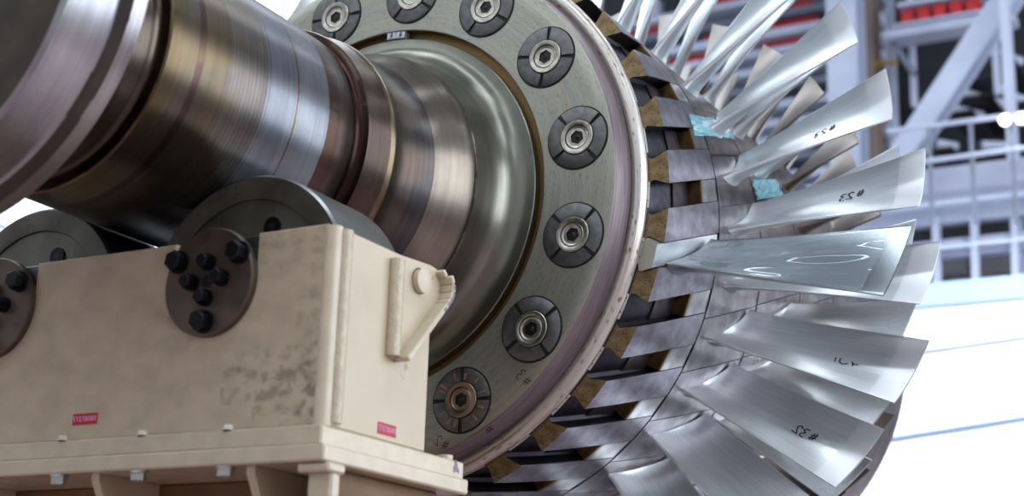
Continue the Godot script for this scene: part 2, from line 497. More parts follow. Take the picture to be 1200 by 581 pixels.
func lamps() -> void:
	# long strip lamps under the roof, running along the hall
	var housing := mb()
	housing.bx(Vector3(0, 0.05, 0), Vector3(5.0, 0.1, 0.5), 0.01)
	var tube := mb()
	tube.bx(Vector3(0, -0.012, 0), Vector3(4.9, 0.024, 0.4), 0.005)
	var hm := mesh_of(housing, M.white_paint)
	var tm := mesh_of(tube, glow(Color(0.93, 0.97, 1.0), 6.0))
	for z in [-7.0, -2.5, 2.0, 6.5]:
		for x in [-9.0, -2.5, 4.5]:
			var t := thing("strip_lamp", "long white strip lamp under the hall roof", "lamp", Vector3(x, LAMP_Y, z), "strip lamps under the roof")
			inst("lamp_housing", hm, t)
			inst("lamp_diffuser", tm, t)
			var rod := mb()
			for s in [-1.8, 1.8]: rod.rod(Vector3(s, 0.1, 0), Vector3(s, TOP - LAMP_Y, 0), 0.015)
			part("hanger", rod, M.zinc, t)
			area("strip_light", Vector3(x, LAMP_Y - 0.04, z), Vector3(0, -1, 0), Vector2(4.9, 0.4), 9.5, Color(0.93, 0.97, 1.0))
	# daylight windows in the long wall on the right of the stand
	for k in 3:
		var x := -0.5 + 6.6 * k
		area("window_light", Vector3(x, 5.2, Z1 - 0.08), Vector3(0, 0, -1), Vector2(6.0, 6.0), 33.5, Color(0.95, 0.97, 1.0))
	for k in 2:
		var x := 3.6 + 8.2 * k
		area("window_light", Vector3(x, 7.4, Z0 + 0.08), Vector3(0, 0, 1), Vector2(7.6, 7.6), 22.0, Color(0.88, 0.94, 1.0))

func hall() -> void:
	var b := mb()
	b.bx(Vector3((X0 + X1) / 2, -0.15, (Z0 + Z1) / 2), Vector3(X1 - X0 + 1, 0.3, Z1 - Z0 + 1), 0.0)
	struct("floor", b, M.floor)
	b = mb()
	b.bx(Vector3((X0 + X1) / 2, TOP + 0.15, (Z0 + Z1) / 2), Vector3(X1 - X0 + 1, 0.3, Z1 - Z0 + 1), 0.0)
	struct("ceiling", b, M.ceiling)
	b = mb()
	b.bx(Vector3(X1 + 0.15, TOP / 2, (Z0 + Z1) / 2), Vector3(0.3, TOP, Z1 - Z0 + 1), 0.0)
	struct("wall_back", b, M.dark_back)
	b = mb()
	b.bx(Vector3(X0 - 0.15, TOP / 2, (Z0 + Z1) / 2), Vector3(0.3, TOP, Z1 - Z0 + 1), 0.0)
	struct("wall_front", b, M.wall)
	b = mb()
	b.bx(Vector3((X0 + X1) / 2, TOP / 2, Z0 - 0.15), Vector3(X1 - X0, TOP, 0.3), 0.0)
	struct("wall_left", b, M.wall)
	b = mb()
	b.bx(Vector3((X0 + X1) / 2, TOP / 2, Z1 + 0.15), Vector3(X1 - X0, TOP, 0.3), 0.0)
	struct("wall_right", b, M.wall)
	# windows: a frame with panes of bright frosted glass
	var n := 1
	for w in [[-0.5, 5.2, Z1, -1.0, 6.0, 2.0], [6.1, 5.2, Z1, -1.0, 6.0, 2.0], [12.7, 5.2, Z1, -1.0, 6.0, 2.0], [3.6, 7.4, Z0, 1.0, 7.6, 3.0], [11.8, 7.4, Z0, 1.0, 7.6, 3.0]]:
		var frame := mb()
		var c := Vector3(w[0], w[1], w[2] + w[3] * 0.05)
		var hw: float = w[4] / 2
		for s in [-1.0, 1.0]:
			frame.bx(c + Vector3(s * (hw + 0.05), 0, 0), Vector3(0.1, w[4] + 0.2, 0.1), 0.01)
			frame.bx(c + Vector3(0, s * (hw + 0.05), 0), Vector3(w[4], 0.1, 0.1), 0.01)
		var o := struct("window_%d" % n, frame, M.white_paint)
		for i in 3:
			for j in 3:
				var pane := mb()
				pane.bx(c + Vector3((i - 1) * w[4] / 3, (j - 1) * w[4] / 3, -w[3] * 0.03), Vector3(w[4] / 3 - 0.06, w[4] / 3 - 0.06, 0.03), 0.003)
				part("pane", pane, M["pane_%d" % int(w[5])] if M.has("pane_%d" % int(w[5])) else pane_mat(w[5]), o)
			if i < 2:
				var bar := mb()
				bar.bx(c + Vector3((i - 0.5) * w[4] / 3, 0, -w[3] * 0.02), Vector3(0.06, w[4], 0.05), 0.005)
				bar.bx(c + Vector3(0, (i - 0.5) * w[4] / 3, -w[3] * 0.02), Vector3(w[4], 0.06, 0.05), 0.005)
				part("glazing_bar", bar, M.white_paint, o)
		n += 1
func pane_mat(e: float) -> StandardMaterial3D:
	M["pane_%d" % int(e)] = glow(Color(0.90, 0.95, 1.0), e * 0.6)
	return M["pane_%d" % int(e)]

# ---------------------------------------------------------------- rotor
func pr(list: Array) -> Array:
	var o := []
	for q in list: o.append(Vector2(q[0], q[1]) * S)
	return o
func cylp(x: float, r: float, deg: float) -> Vector3:
	var a := deg_to_rad(deg)
	return Vector3(x, r * cos(a), r * sin(a)) * S

func rotor() -> void:
	var R := thing("turbine_rotor", "large steel turbine rotor with bolted disc and rows of blades on roller stand", "rotor", Vector3(0, H, 0))
	var b := mb()
	b.lathe(pr([[-2.545, 0.684], [-2.532, 0.70], [-2.375, 0.70], [-2.362, 0.703], [-2.352, 0.712], [-2.346, 0.738], [-2.339, 0.745], [-2.287, 0.745], [-2.281, 0.739],
		[-2.279, 0.52], [-2.265, 0.465], [-2.23, 0.446], [-1.95, 0.446], [-1.93, 0.45], [-1.923, 0.458], [-1.923, 0.492], [-1.916, 0.499], [-1.50, 0.498], [-1.20, 0.496], [-0.96, 0.494], [-0.89, 0.492], [-0.878, 0.486], [-0.862, 0.476],
		[-0.848, 0.473], [-0.834, 0.478], [-0.824, 0.492], [-0.820, 0.514], [-0.812, 0.519], [-0.70, 0.528], [-0.690, 0.536], [-0.676, 0.541], [-0.664, 0.539], [-0.659, 0.515], [-0.645, 0.506], [-0.56, 0.513],
		[-0.46, 0.531], [-0.397, 0.548], [-0.35, 0.568], [-0.30, 0.598], [-0.26, 0.619], [-0.235, 0.628], [-0.224, 0.630], [-0.219, 0.624], [-0.212, 0.624], [-0.207, 0.632], [-0.16, 0.638], [-0.11, 0.648], [-0.07, 0.662],
		[-0.038, 0.683], [-0.014, 0.71], [-0.003, 0.735], [0.0, 0.752], [0.0, 0.786], [0.004, 0.790], [0.045, 0.790]]), 160, -2.6 * S, 1.0 / (2.7 * S))
	part("shaft", b, M.shaft, R)
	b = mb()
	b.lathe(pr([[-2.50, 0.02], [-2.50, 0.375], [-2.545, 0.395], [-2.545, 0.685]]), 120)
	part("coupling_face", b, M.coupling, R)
	b = mb()
	b.lathe(pr([[0.045, 0.788], [0.045, 0.832], [0.004, 0.832]]), 120)
	part("balance_groove", b, M.groove, R)
	b = mb()
	b.lathe(pr([[0.004, 0.830], [0.0, 0.834], [0.0, 0.92], [0.0, 1.02], [0.0, 1.09], [0.0, 1.150], [0.003, 1.154]]), 160, 0.0, 1.4 / (0.33 * S), 1.0, true)
	part("disc_face", b, M.disc, R)
	b = mb()
	b.lathe(pr([[0.003, 1.153], [0.02, 1.160], [0.06, 1.166], [0.095, 1.172], [0.108, 1.180]]), 160, 0.0, 1.0 / (0.1 * S), 1.0, true)
	part("rim_band", b, M.rim_band, R)
	b = mb()
	b.lathe(pr([[0.112, 1.176], [0.102, 1.186], [0.099, 1.200], [0.104, 1.215], [0.118, 1.228], [0.138, 1.234], [0.156, 1.231], [0.172, 1.222], [0.186, 1.214]]), 160, 0, 1.0 / (0.115 * S), 1.0, true)
	part("rim_lip", b, M.lip, R)
	b = mb()
	b.lathe(pr([[0.180, 1.190], [0.186, 1.214], [0.195, 1.218], [0.775, 1.218]]), 160)
	part("slotted_disc", b, M.slot, R)
	# drum of the following discs, with a groove at each joint
	var xs := [0.775, 1.295, 1.84, 2.36, 2.9, 3.75]
	for k in 5:
		b = mb()
		var a: float = xs[k]
		var z: float = xs[k + 1]
		var r := 1.276 if k < 4 else 1.288
		b.lathe(pr([[a, 1.0], [a, r - 0.012], [a + 0.006, r], [z - 0.006, r], [z, r - 0.012], [z, 1.0]]), 128, 0, 1, 4)
		part("drum_disc", b, M.platform, R)
	b = mb()
	b.lathe(pr([[3.75, 1.24], [3.85, 1.0], [4.0, 0.6], [4.3, 0.45], [5.2, 0.45], [5.2, 0.05]]), 96, -2.6 * S, 1.0 / (2.7 * S))
	part("rear_shaft", b, M.disc, R)
	bolts(R)
	teeth(R)
	balance_weights(R)
	blade_rows(R)
	film_patches(R)
	disc_marks(R)

func bolts(R: Node3D) -> void:
	var seat := mesh_of_lathe([[-0.001, 0.01], [-0.0015, 0.139], [0.0, 0.140]], M.black, 40)
	# locking ring in four sectors
	var rings := []
	for worn in 2:
		var rb := mb()
		for q in 4:
			var a0 := deg_to_rad(90.0 * q) + 0.075
			var a1 := deg_to_rad(90.0 * (q + 1)) - 0.075
			rb.lathe(pr([[-0.0015, 0.0765], [-0.0085, 0.078], [-0.0085, 0.129], [-0.006, 0.1325], [-0.001, 0.133]]), 12, 0, 1, 1, false, a0, a1)
			for e in [[a0, -1.0], [a1, 1.0]]:
				var c := Vector3(0, cos(e[0]), sin(e[0]))
				rb.face([c * 0.0765 * S, c * 0.133 * S, c * 0.129 * S + Vector3(-0.0085 * S, 0, 0), c * 0.078 * S + Vector3(-0.0085 * S, 0, 0)], Vector3(0, -sin(e[0]), cos(e[0])) * e[1])
		rings.append(mesh_of(rb, M.copper_ring if worn else M.dark_steel))
	var washers := []
	var heads := []
	for worn in 2:
		var wm: Material = M.worn_bright if worn else M.bright
		washers.append(mesh_of_lathe([[-0.004, 0.052], [-0.013, 0.0535], [-0.0145, 0.056], [-0.0145, 0.072], [-0.012, 0.0745], [-0.001, 0.075]], wm, 40))
		var hbm := mb()
		# screw head: rim, face with a hexagonal socket
		hbm.lathe(pr([[-0.0075, 0.040], [-0.0095, 0.043], [-0.0105, 0.047], [-0.0085, 0.0505], [-0.001, 0.0515]]), 40)
		var n := 36
		var first := hbm.v.size()
		for k in n:
			var an := TAU * k / n
			var hexr := 0.031 * cos(PI / 6) / cos(fposmod(an, PI / 3) - PI / 6)
			var d := Vector3(0, cos(an), sin(an)) * S
			hbm.vert(d * hexr + Vector3(-0.0075 * S, 0, 0), Vector3(-1, 0, 0))
			hbm.vert(d * 0.040 + Vector3(-0.0075 * S, 0, 0), Vector3(-1, 0, 0))
		for k in n:
			var k2 := (k + 1) % n
			hbm.quad(first + 2 * k, first + 2 * k + 1, first + 2 * k2 + 1, first + 2 * k2)
		heads.append(mesh_of(hbm, wm))
	var sb := mb()
	for k in 6:
		var a := TAU * k / 6
		var e := TAU * (k + 1) / 6
		var pa := Vector3(0, cos(a), sin(a)) * 0.031 * S
		var pb := Vector3(0, cos(e), sin(e)) * 0.031 * S
		var fr := Vector3(-0.0075 * S, 0, 0)
		var bk := Vector3(-0.0018 * S, 0, 0)
		sb.face([pa + fr, pb + fr, pb + bk, pa + bk], -(pa + pb).normalized())
	var hexp := []
	for k in 6: hexp.append(Vector3(-0.0018 * S, cos(TAU * k / 6) * 0.031 * S, sin(TAU * k / 6) * 0.031 * S))
	sb.face(hexp, Vector3(-1, 0, 0))
	sb.lathe(pr([[-0.0018, 0.001], [-0.0045, 0.004], [-0.0035, 0.009], [-0.0018, 0.011]]), 12)
	var socket := mesh_of(sb, M.socket)
	var turns := [0, 40, 38, 8, 50, 45, 55, 0, 20, 63, 11, 77, 33, 5, 70]
	for k in 15:
		var a := deg_to_rad(-16.59 + 24.0 * k)
		var worn := 1 if k == 7 else 0
		var o := inst("locking_bolt", seat, R)
		o.position = Vector3(0, cos(a), sin(a)) * S
		o.rotation.x = deg_to_rad(turns[k]) 
		if worn: o.set_meta("label", "worn bolt with copper scratches round its ring")
		inst("locking_ring", rings[worn], o)
		inst("washer", washers[worn], o)
		inst("screw_head", heads[worn], o)
		inst("hex_socket", socket, o)
		if worn:
			for s in 11:
				var an := TAU * (s + 0.35) / 11.0 + rng.randf_range(-0.1, 0.1)
				if fposmod(an + 0.12, PI / 2) < 0.24: an += 0.3
				var c := Vector3(0, cos(an), sin(an)) * S
				var tv := Vector3(0, -sin(an), cos(an)) * S
				var sc := mb()
				var r0 := rng.randf_range(0.083, 0.092)
				var r1 := rng.randf_range(0.108, 0.124)
				var w := rng.randf_range(0.003, 0.007)
				sc.face([c * r0 + tv * w * 0.5, c * r0 - tv * w * 0.5, c * r1 - tv * w, c * r1 + tv * w].map(func(p): return p + Vector3(-0.0089 * S, 0, 0)), Vector3(-1, 0, 0))
				part("copper_scratch", sc, M.copper, o)

func mesh_of_lathe(list: Array, m: Material, seg := 48) -> ArrayMesh:
	var b := mb()
	b.lathe(pr(list), seg)
	return mesh_of(b, m)

func teeth(R: Node3D) -> void:
	# one tooth between two slots, skewed along the drum; three surfaces: rusty front, ground top, dark flanks
	var mesh := ArrayMesh.new()
	var prof := [[2.7, 1.212], [3.5, 1.232], [3.45, 1.240], [2.36, 1.288], [2.42, 1.292]]
	var mir := []
	for k in range(prof.size() - 1, -1, -1): mir.append([PITCH - prof[k][0], prof[k][1]])
	var front := func(r: float) -> float: return 0.192 + (r - 1.212) / 0.08 * 0.038
	var at := func(th: float, r: float, x: float) -> Vector3: return cylp(x, r, th + SKEW * (x - 0.23))
	var fb := mb()
	var rows := [1.212, 1.232, 1.240, 1.265, 1.288, 1.292]
	var half := func(r: float) -> float:
		if r < 1.232: return lerpf(2.7, 3.5, (r - 1.212) / 0.02)
		if r < 1.240: return 3.48
		if r < 1.288: return lerpf(3.45, 2.36, (r - 1.240) / 0.048)
		return 2.42
	for k in rows.size() - 1:
		for j in 4:
			var q := []
			for w in [[k, j], [k, j + 1], [k + 1, j + 1], [k + 1, j]]:
				var r: float = rows[w[0]]
				var h: float = half.call(r)
				q.append(at.call(lerpf(h, PITCH - h, w[1] / 4.0), r, front.call(r)))
			fb.face_out(q, Vector3(1, 0.8, 0.1))
	fb.into(mesh, M.tooth_face)
	var tb := mb()
	var P := []
	for i in 9:
		var row := []
		for j in 5:
			var x := lerpf(0.2302, 0.772, i / 8.0)
			row.append(at.call(lerpf(2.42, PITCH - 2.42, j / 4.0), 1.292, x))
		P.append(row)
	tb.sheet(P, false, 1.0)
	if tb.n[0].y < 0:
		tb = mb(); tb.sheet(P, false, -1.0)
	tb.into(mesh, M.land)
	var sbm := mb()
	for side in 2:
		var list: Array = prof if side == 0 else mir
		for k in list.size() - 1:
			for i in 6:
				var q := []
				for w in [[k, i], [k + 1, i], [k + 1, i + 1], [k, i + 1]]:
					var th: float = list[w[0]][0]
					var r: float = list[w[0]][1]
					q.append(at.call(th, r, lerpf(front.call(r), 0.772, w[1] / 6.0)))
				sbm.face_out(q, at.call(PITCH / 2, 1.25, lerpf(0.23, 0.775, (i + 0.5) / 6.0)))
	sbm.into(mesh, M.slot)
	# blocks that fill the back of each slot, and the strip at its mouth
	var block := func(x0: float, x1: float, r1: float, h0: float, h1: float, m: Material) -> ArrayMesh:
		var bb := mb()
		for i in 3:
			var xa := lerpf(x0, x1, i / 3.0)
			var xb := lerpf(x0, x1, (i + 1) / 3.0)
			bb.face_out([at.call(-h1, r1, xa), at.call(h1, r1, xa), at.call(h1, r1, xb), at.call(-h1, r1, xb)], at.call(0, 1.0, xa))
			for s in [-1.0, 1.0]:
				bb.face_out([at.call(s * h0, 1.216, xa), at.call(s * h1, r1, xa), at.call(s * h1, r1, xb), at.call(s * h0, 1.216, xb)], at.call(0, 1.22, (xa + xb) / 2))
		for xx in [x0, x1]:
			bb.face_out([at.call(-h0, 1.216, xx), at.call(h0, 1.216, xx), at.call(h1, r1, xx), at.call(-h1, r1, xx)], at.call(0, 1.22, (x0 + x1) / 2))
		return mesh_of(bb, m)
	var high: ArrayMesh = block.call(0.598, 0.768, 1.2905, 2.5, 2.26, M.spacer)
	var face: ArrayMesh = block.call(0.586, 0.598, 1.289, 2.5, 2.2, M.spacer_low)
	var low: ArrayMesh = block.call(0.42, 0.586, 1.2285, 2.9, 2.9, M.key)
	var strip := mb()
	for j in 5:
		var ta := lerpf(-2.6, 2.6, j / 5.0)
		var te := lerpf(-2.6, 2.6, (j + 1) / 5.0)
		strip.face_out([cylp(0.184, 1.209, ta), cylp(0.184, 1.209, te), cylp(0.192, 1.2225, te), cylp(0.192, 1.2225, ta)], cylp(1, 1.0, 0))
		strip.face_out([cylp(0.192, 1.2225, ta), cylp(0.192, 1.2225, te), cylp(0.200, 1.217, te), cylp(0.200, 1.217, ta)], cylp(0.2, 1.0, 0))
	var sm := mesh_of(strip, M.strip)
	var dots := mb()
	for d in [-1.7, 1.2]:
		dots.rod(cylp(0.1865, 1.2155, d), cylp(0.1895, 1.2165, d), 0.0022, 8)
	var dm := mesh_of(dots, M.black)
	for k in 32:
		var a := deg_to_rad(SLOT0 + PITCH * k)
		inst("disc_tooth", mesh, R).rotation.x = a
		var st := inst("slot_strip", sm, R)
		st.rotation.x = a
		inst("rivet", dm, st)
		if k == 9: continue
		var sp := inst("slot_spacer", high, R)
		sp.rotation.x = a
		inst("end_face", face, sp)
		inst("slot_key", low, R).rotation.x = a

func balance_weights(R: Node3D) -> void:
	for k in 2:
		var a0 := 0.4 + 3.4 * k
		var wb := mb()
		wb.lathe(pr([[0.040, 0.794], [0.003, 0.794], [-0.001, 0.797], [-0.001, 0.825], [0.003, 0.828], [0.040, 0.828]]), 6, 0, 1, 1, false, deg_to_rad(a0), deg_to_rad(a0 + 3.2))
		for e in [[a0, -1.0], [a0 + 3.2, 1.0]]:
			var c := Vector3(0, cos(deg_to_rad(e[0])), sin(deg_to_rad(e[0])))
			wb.face([c * 0.794 * S + Vector3(0.04 * S, 0, 0), c * 0.828 * S + Vector3(0.04 * S, 0, 0), c * 0.827 * S + Vector3(-0.001 * S, 0, 0), c * 0.795 * S + Vector3(-0.001 * S, 0, 0)], Vector3(0, -c.z, c.y) * e[1])
		var o := part("balance_weight", wb, M.weight, R)
		var c := Vector3(-0.0015 * S, 0.811 * S * cos(deg_to_rad(a0 + 1.6)), 0.811 * S * sin(deg_to_rad(a0 + 1.6)))
		var ink := mb()
		# a slanted figure like a closed loop, as stamped on the weights
		strokes(ink, [[[-0.35, -1.0], [-0.35, -0.2], [0.1, 0.9], [0.4, 1.0], [0.4, -0.6]], [[-0.35, -0.2], [0.15, -0.1], [0.35, -0.7]]], c, Vector3(0, 0, 0.0075), Vector3(0, 0.0085, 0), Vector3(-1, 0, 0), 0.0022)
		part("stamped_figure", ink, M.ink, o)

# pen strokes as thin flat ribbons: ex, ey span the writing, nn is the surface normal
func strokes(b: MB, lines: Array, c: Vector3, ex: Vector3, ey: Vector3, nn: Vector3, w: float) -> void:
	for l in lines:
		for k in l.size() - 1:
			var a: Vector3 = c + ex * l[k][0] + ey * l[k][1]
			var e: Vector3 = c + ex * l[k + 1][0] + ey * l[k + 1][1]
			var d := (e - a).normalized()
			var s := d.cross(nn).normalized() * w / 2
			var x := d * w * 0.3
			b.face([a + s - x, e + s + x, e - s + x, a - s - x].map(func(p): return p + nn * 0.0006), nn)
const HASH := [[[-0.5, -0.3], [0.6, 0.0]], [[-0.5, 0.2], [0.6, 0.5]], [[-0.2, -0.7], [-0.1, 0.8]], [[0.2, -0.6], [0.35, 0.9]]]
const THREE := [[[0.5, 0.9], [-0.1, 0.9], [-0.4, 0.5], [0.2, 0.1], [-0.4, -0.3], [-0.3, -0.8], [0.4, -0.9]]]
const TWO := [[[0.6, 0.6], [0.2, 1.0], [-0.3, 0.7], [-0.1, 0.1], [0.5, -0.8], [-0.6, -0.6]]]

func shifted(l: Array, dx: float, dy := 0.0) -> Array:
	var o := []
	for s in l:
		var q := []
		for p in s: q.append([p[0] + dx, p[1] + dy])
		o.append(q)
	return o

func disc_marks(R: Node3D) -> void:
	# felt-pen numbers beside the bolts, mirrored as the picture shows them
	for m in [[-0.817, 0.745, 48.0, THREE, true], [-1.055, 0.365, 30.0, TWO, true], [-1.0, 0.575, 46.0, [], true]]:
		var c := Vector3(-0.0005, m[0], m[1]) * S
		c = c.rotated(Vector3(1, 0, 0), -0.02)
		var a := deg_to_rad(m[2])
		var ex := Vector3(0, -sin(a), cos(a)) * 0.017
		var ey := Vector3(0, cos(a), sin(a)) * 0.017
		var b := mb()
		strokes(b, shifted(HASH, 1.0), c, ex, ey, Vector3(-1, 0, 0), 0.0022)
		if m[3].size(): strokes(b, shifted(m[3], -0.7), c, ex, ey, Vector3(-1, 0, 0), 0.0022)
		part("pen_mark", b, M.ink, R)

# ---------------------------------------------------------------- blades
# s 0..1 root to tip, t 0..1 leading to trailing edge, side -1 front face / +1 rear face; local: x axial, y radial, z round the drum
func section(s: float, t: float, side: float, d: Dictionary) -> Vector3:
	var e := s
	var r: float = lerpf(d.r0, d.r1, s)
	var dx: float = lerpf(d.dx0, d.dx1, e)
	var dz: float = lerpf(d.dz0, d.dz1, pow(e, 1.15))
	var c := Vector2(dx, dz)
	var chord := c.length()
	var along := c / chord
	var nf := Vector2(along.y, -along.x)          # towards the front face (-x, -z)
	if nf.x > 0: nf = -nf
	var tk: float = lerpf(d.t0, d.t1, sqrt(s)) * chord
	var th := 5.0 * tk * (0.2969 * sqrt(t) - 0.126 * t - 0.3516 * t * t + 0.2843 * t * t * t - 0.1015 * t * t * t * t) + 0.006 * sin(PI * clampf(t * 1.02, 0, 1)) * (1.0 - s) + 0.0025
	var cam := -lerpf(d.c0, d.c1, s) * chord * 4.0 * t * (1.0 - t)
	# fillet at the root
	var fl := 0.0
	if s < 0.07: fl = 0.013 * pow(1.0 - s / 0.07, 2.2)
	var p: Vector2 = along * chord * (t + (t - 0.5) * fl * 2.2) + nf * (cam + side * (-1.0) * (th + fl * 0.8 * (0.4 + sin(PI * t))) * 1.0)
	p.x += lerpf(d.x0, d.x1, s)
	p.y += d.lean * s
	return Vector3(p.x, r, p.y) * S
# side -1 is the front face: offset +nf
func blade_mesh(d: Dictionary, m: Material, tip: Material) -> ArrayMesh:
	var mesh := ArrayMesh.new()
	var NT := 14
	var rings := func(s0: float, s1: float, n: int) -> Array:
		var P := []
		for i in n + 1:
			var s := lerpf(s0, s1, i / float(n))
			var row := []
			for j in NT + 1:
				var t := 0.5 - 0.5 * cos(PI * j / NT)
				row.append(section(s, t, -1.0, d))
			for j in range(NT - 1, -1, -1):
				var t := 0.5 - 0.5 * cos(PI * j / NT)
				row.append(section(s, t, 1.0, d))
			row[row.size() - 1] = row[0]
			P.append(row)
		return P
	var b := mb()
	var P: Array = rings.call(0.0, 0.07, 5)
	var P2: Array = rings.call(0.07, 0.865, 14)
	for k in range(1, P2.size()): P.append(P2[k])
	b.sheet(P, true, 1.0)
	var inside := section(0.5, 0.4, 0.0, d)
	# check which way the normals look and turn them outwards
	var probe := 12 * (2 * NT + 1) + 5
	var flip := 1.0
	if b.n[probe].dot(b.v[probe] - section(12.0 / 19.0, 0.5 - 0.5 * cos(PI * 5 / NT), 1.0, d)) < 0: flip = -1.0
	b = mb()
	b.sheet(P, true, flip)
	b.into(mesh, m)
	b = mb()
	var T: Array = rings.call(0.865, 1.0, 3)
	b.sheet(T, true, flip)
	var cap: Array = T[T.size() - 1]
	for j in NT:
		var a: int = b.vert(cap[j], Vector3(0, 1, 0))
		var e: int = b.vert(cap[j + 1], Vector3(0, 1, 0))
		var f: int = b.vert(cap[2 * NT - j - 1], Vector3(0, 1, 0))
		var g: int = b.vert(cap[(2 * NT - j) % (2 * NT)], Vector3(0, 1, 0))
		b.quad(a, e, f, g)
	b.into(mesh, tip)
	return mesh
func row_shape(k: int, r1: float) -> Dictionary:
	match k:
		1: return {"r0": 1.288, "r1": r1, "x0": 0.885, "x1": 0.90, "dx0": 0.32, "dx1": 0.15, "dz0": -0.205, "dz1": -0.31, "t0": 0.085, "t1": 0.028, "c0": 0.15, "c1": 0.085, "lean": 0.0}
		2: return {"r0": 1.288, "r1": r1, "x0": 1.40, "x1": 1.41, "dx0": 0.31, "dx1": 0.16, "dz0": -0.17, "dz1": -0.26, "t0": 0.09, "t1": 0.03, "c0": 0.10, "c1": 0.04, "lean": 0.0}
		3: return {"r0": 1.288, "r1": r1, "x0": 1.93, "x1": 1.94, "dx0": 0.30, "dx1": 0.17, "dz0": -0.16, "dz1": -0.23, "t0": 0.09, "t1": 0.03, "c0": 0.10, "c1": 0.04, "lean": 0.0}
	return {"r0": 1.288, "r1": r1, "x0": 2.46, "x1": 2.47, "dx0": 0.28, "dx1": 0.18, "dz0": -0.18, "dz1": -0.21, "t0": 0.09, "t1": 0.03, "c0": 0.10, "c1": 0.04, "lean": 0.0}
func platform_mesh(xa: float, xb: float, xle: float) -> ArrayMesh:
	var b := mb()
	var P := []
	for i in 7:
		var row := []
		var x := lerpf(xa, xb, i / 6.0)
		for j in 7:
			row.append(cylp(x, 1.292, lerpf(-4.5, 6.55, j / 6.0) + SKEW * (x - xle)))
		P.append(row)
	var fl := 1.0
	b.sheet(P, false, fl)
	if b.n[24].y < 0:
		b = mb(); b.sheet(P, false, -1.0)
	for i in 6:
		for e in [0, 6]:
			var p0: Vector3 = P[i][e]
			var p1: Vector3 = P[i + 1][e]
			var d0 := Vector3(p0.x, p0.y * 0.985, p0.z * 0.985)
			var d1 := Vector3(p1.x, p1.y * 0.985, p1.z * 0.985)
			b.face_out([p0, p1, d1, d0], P[i][3])
	for i in [0, 6]:
		for e in 6:
			var p0: Vector3 = P[i][e]
			var p1: Vector3 = P[i][e + 1]
			b.face_out([p0, p1, Vector3(p1.x, p1.y * 0.985, p1.z * 0.985), Vector3(p0.x, p0.y * 0.985, p0.z * 0.985)], P[3][3])
	return mesh_of(b, M.platform)

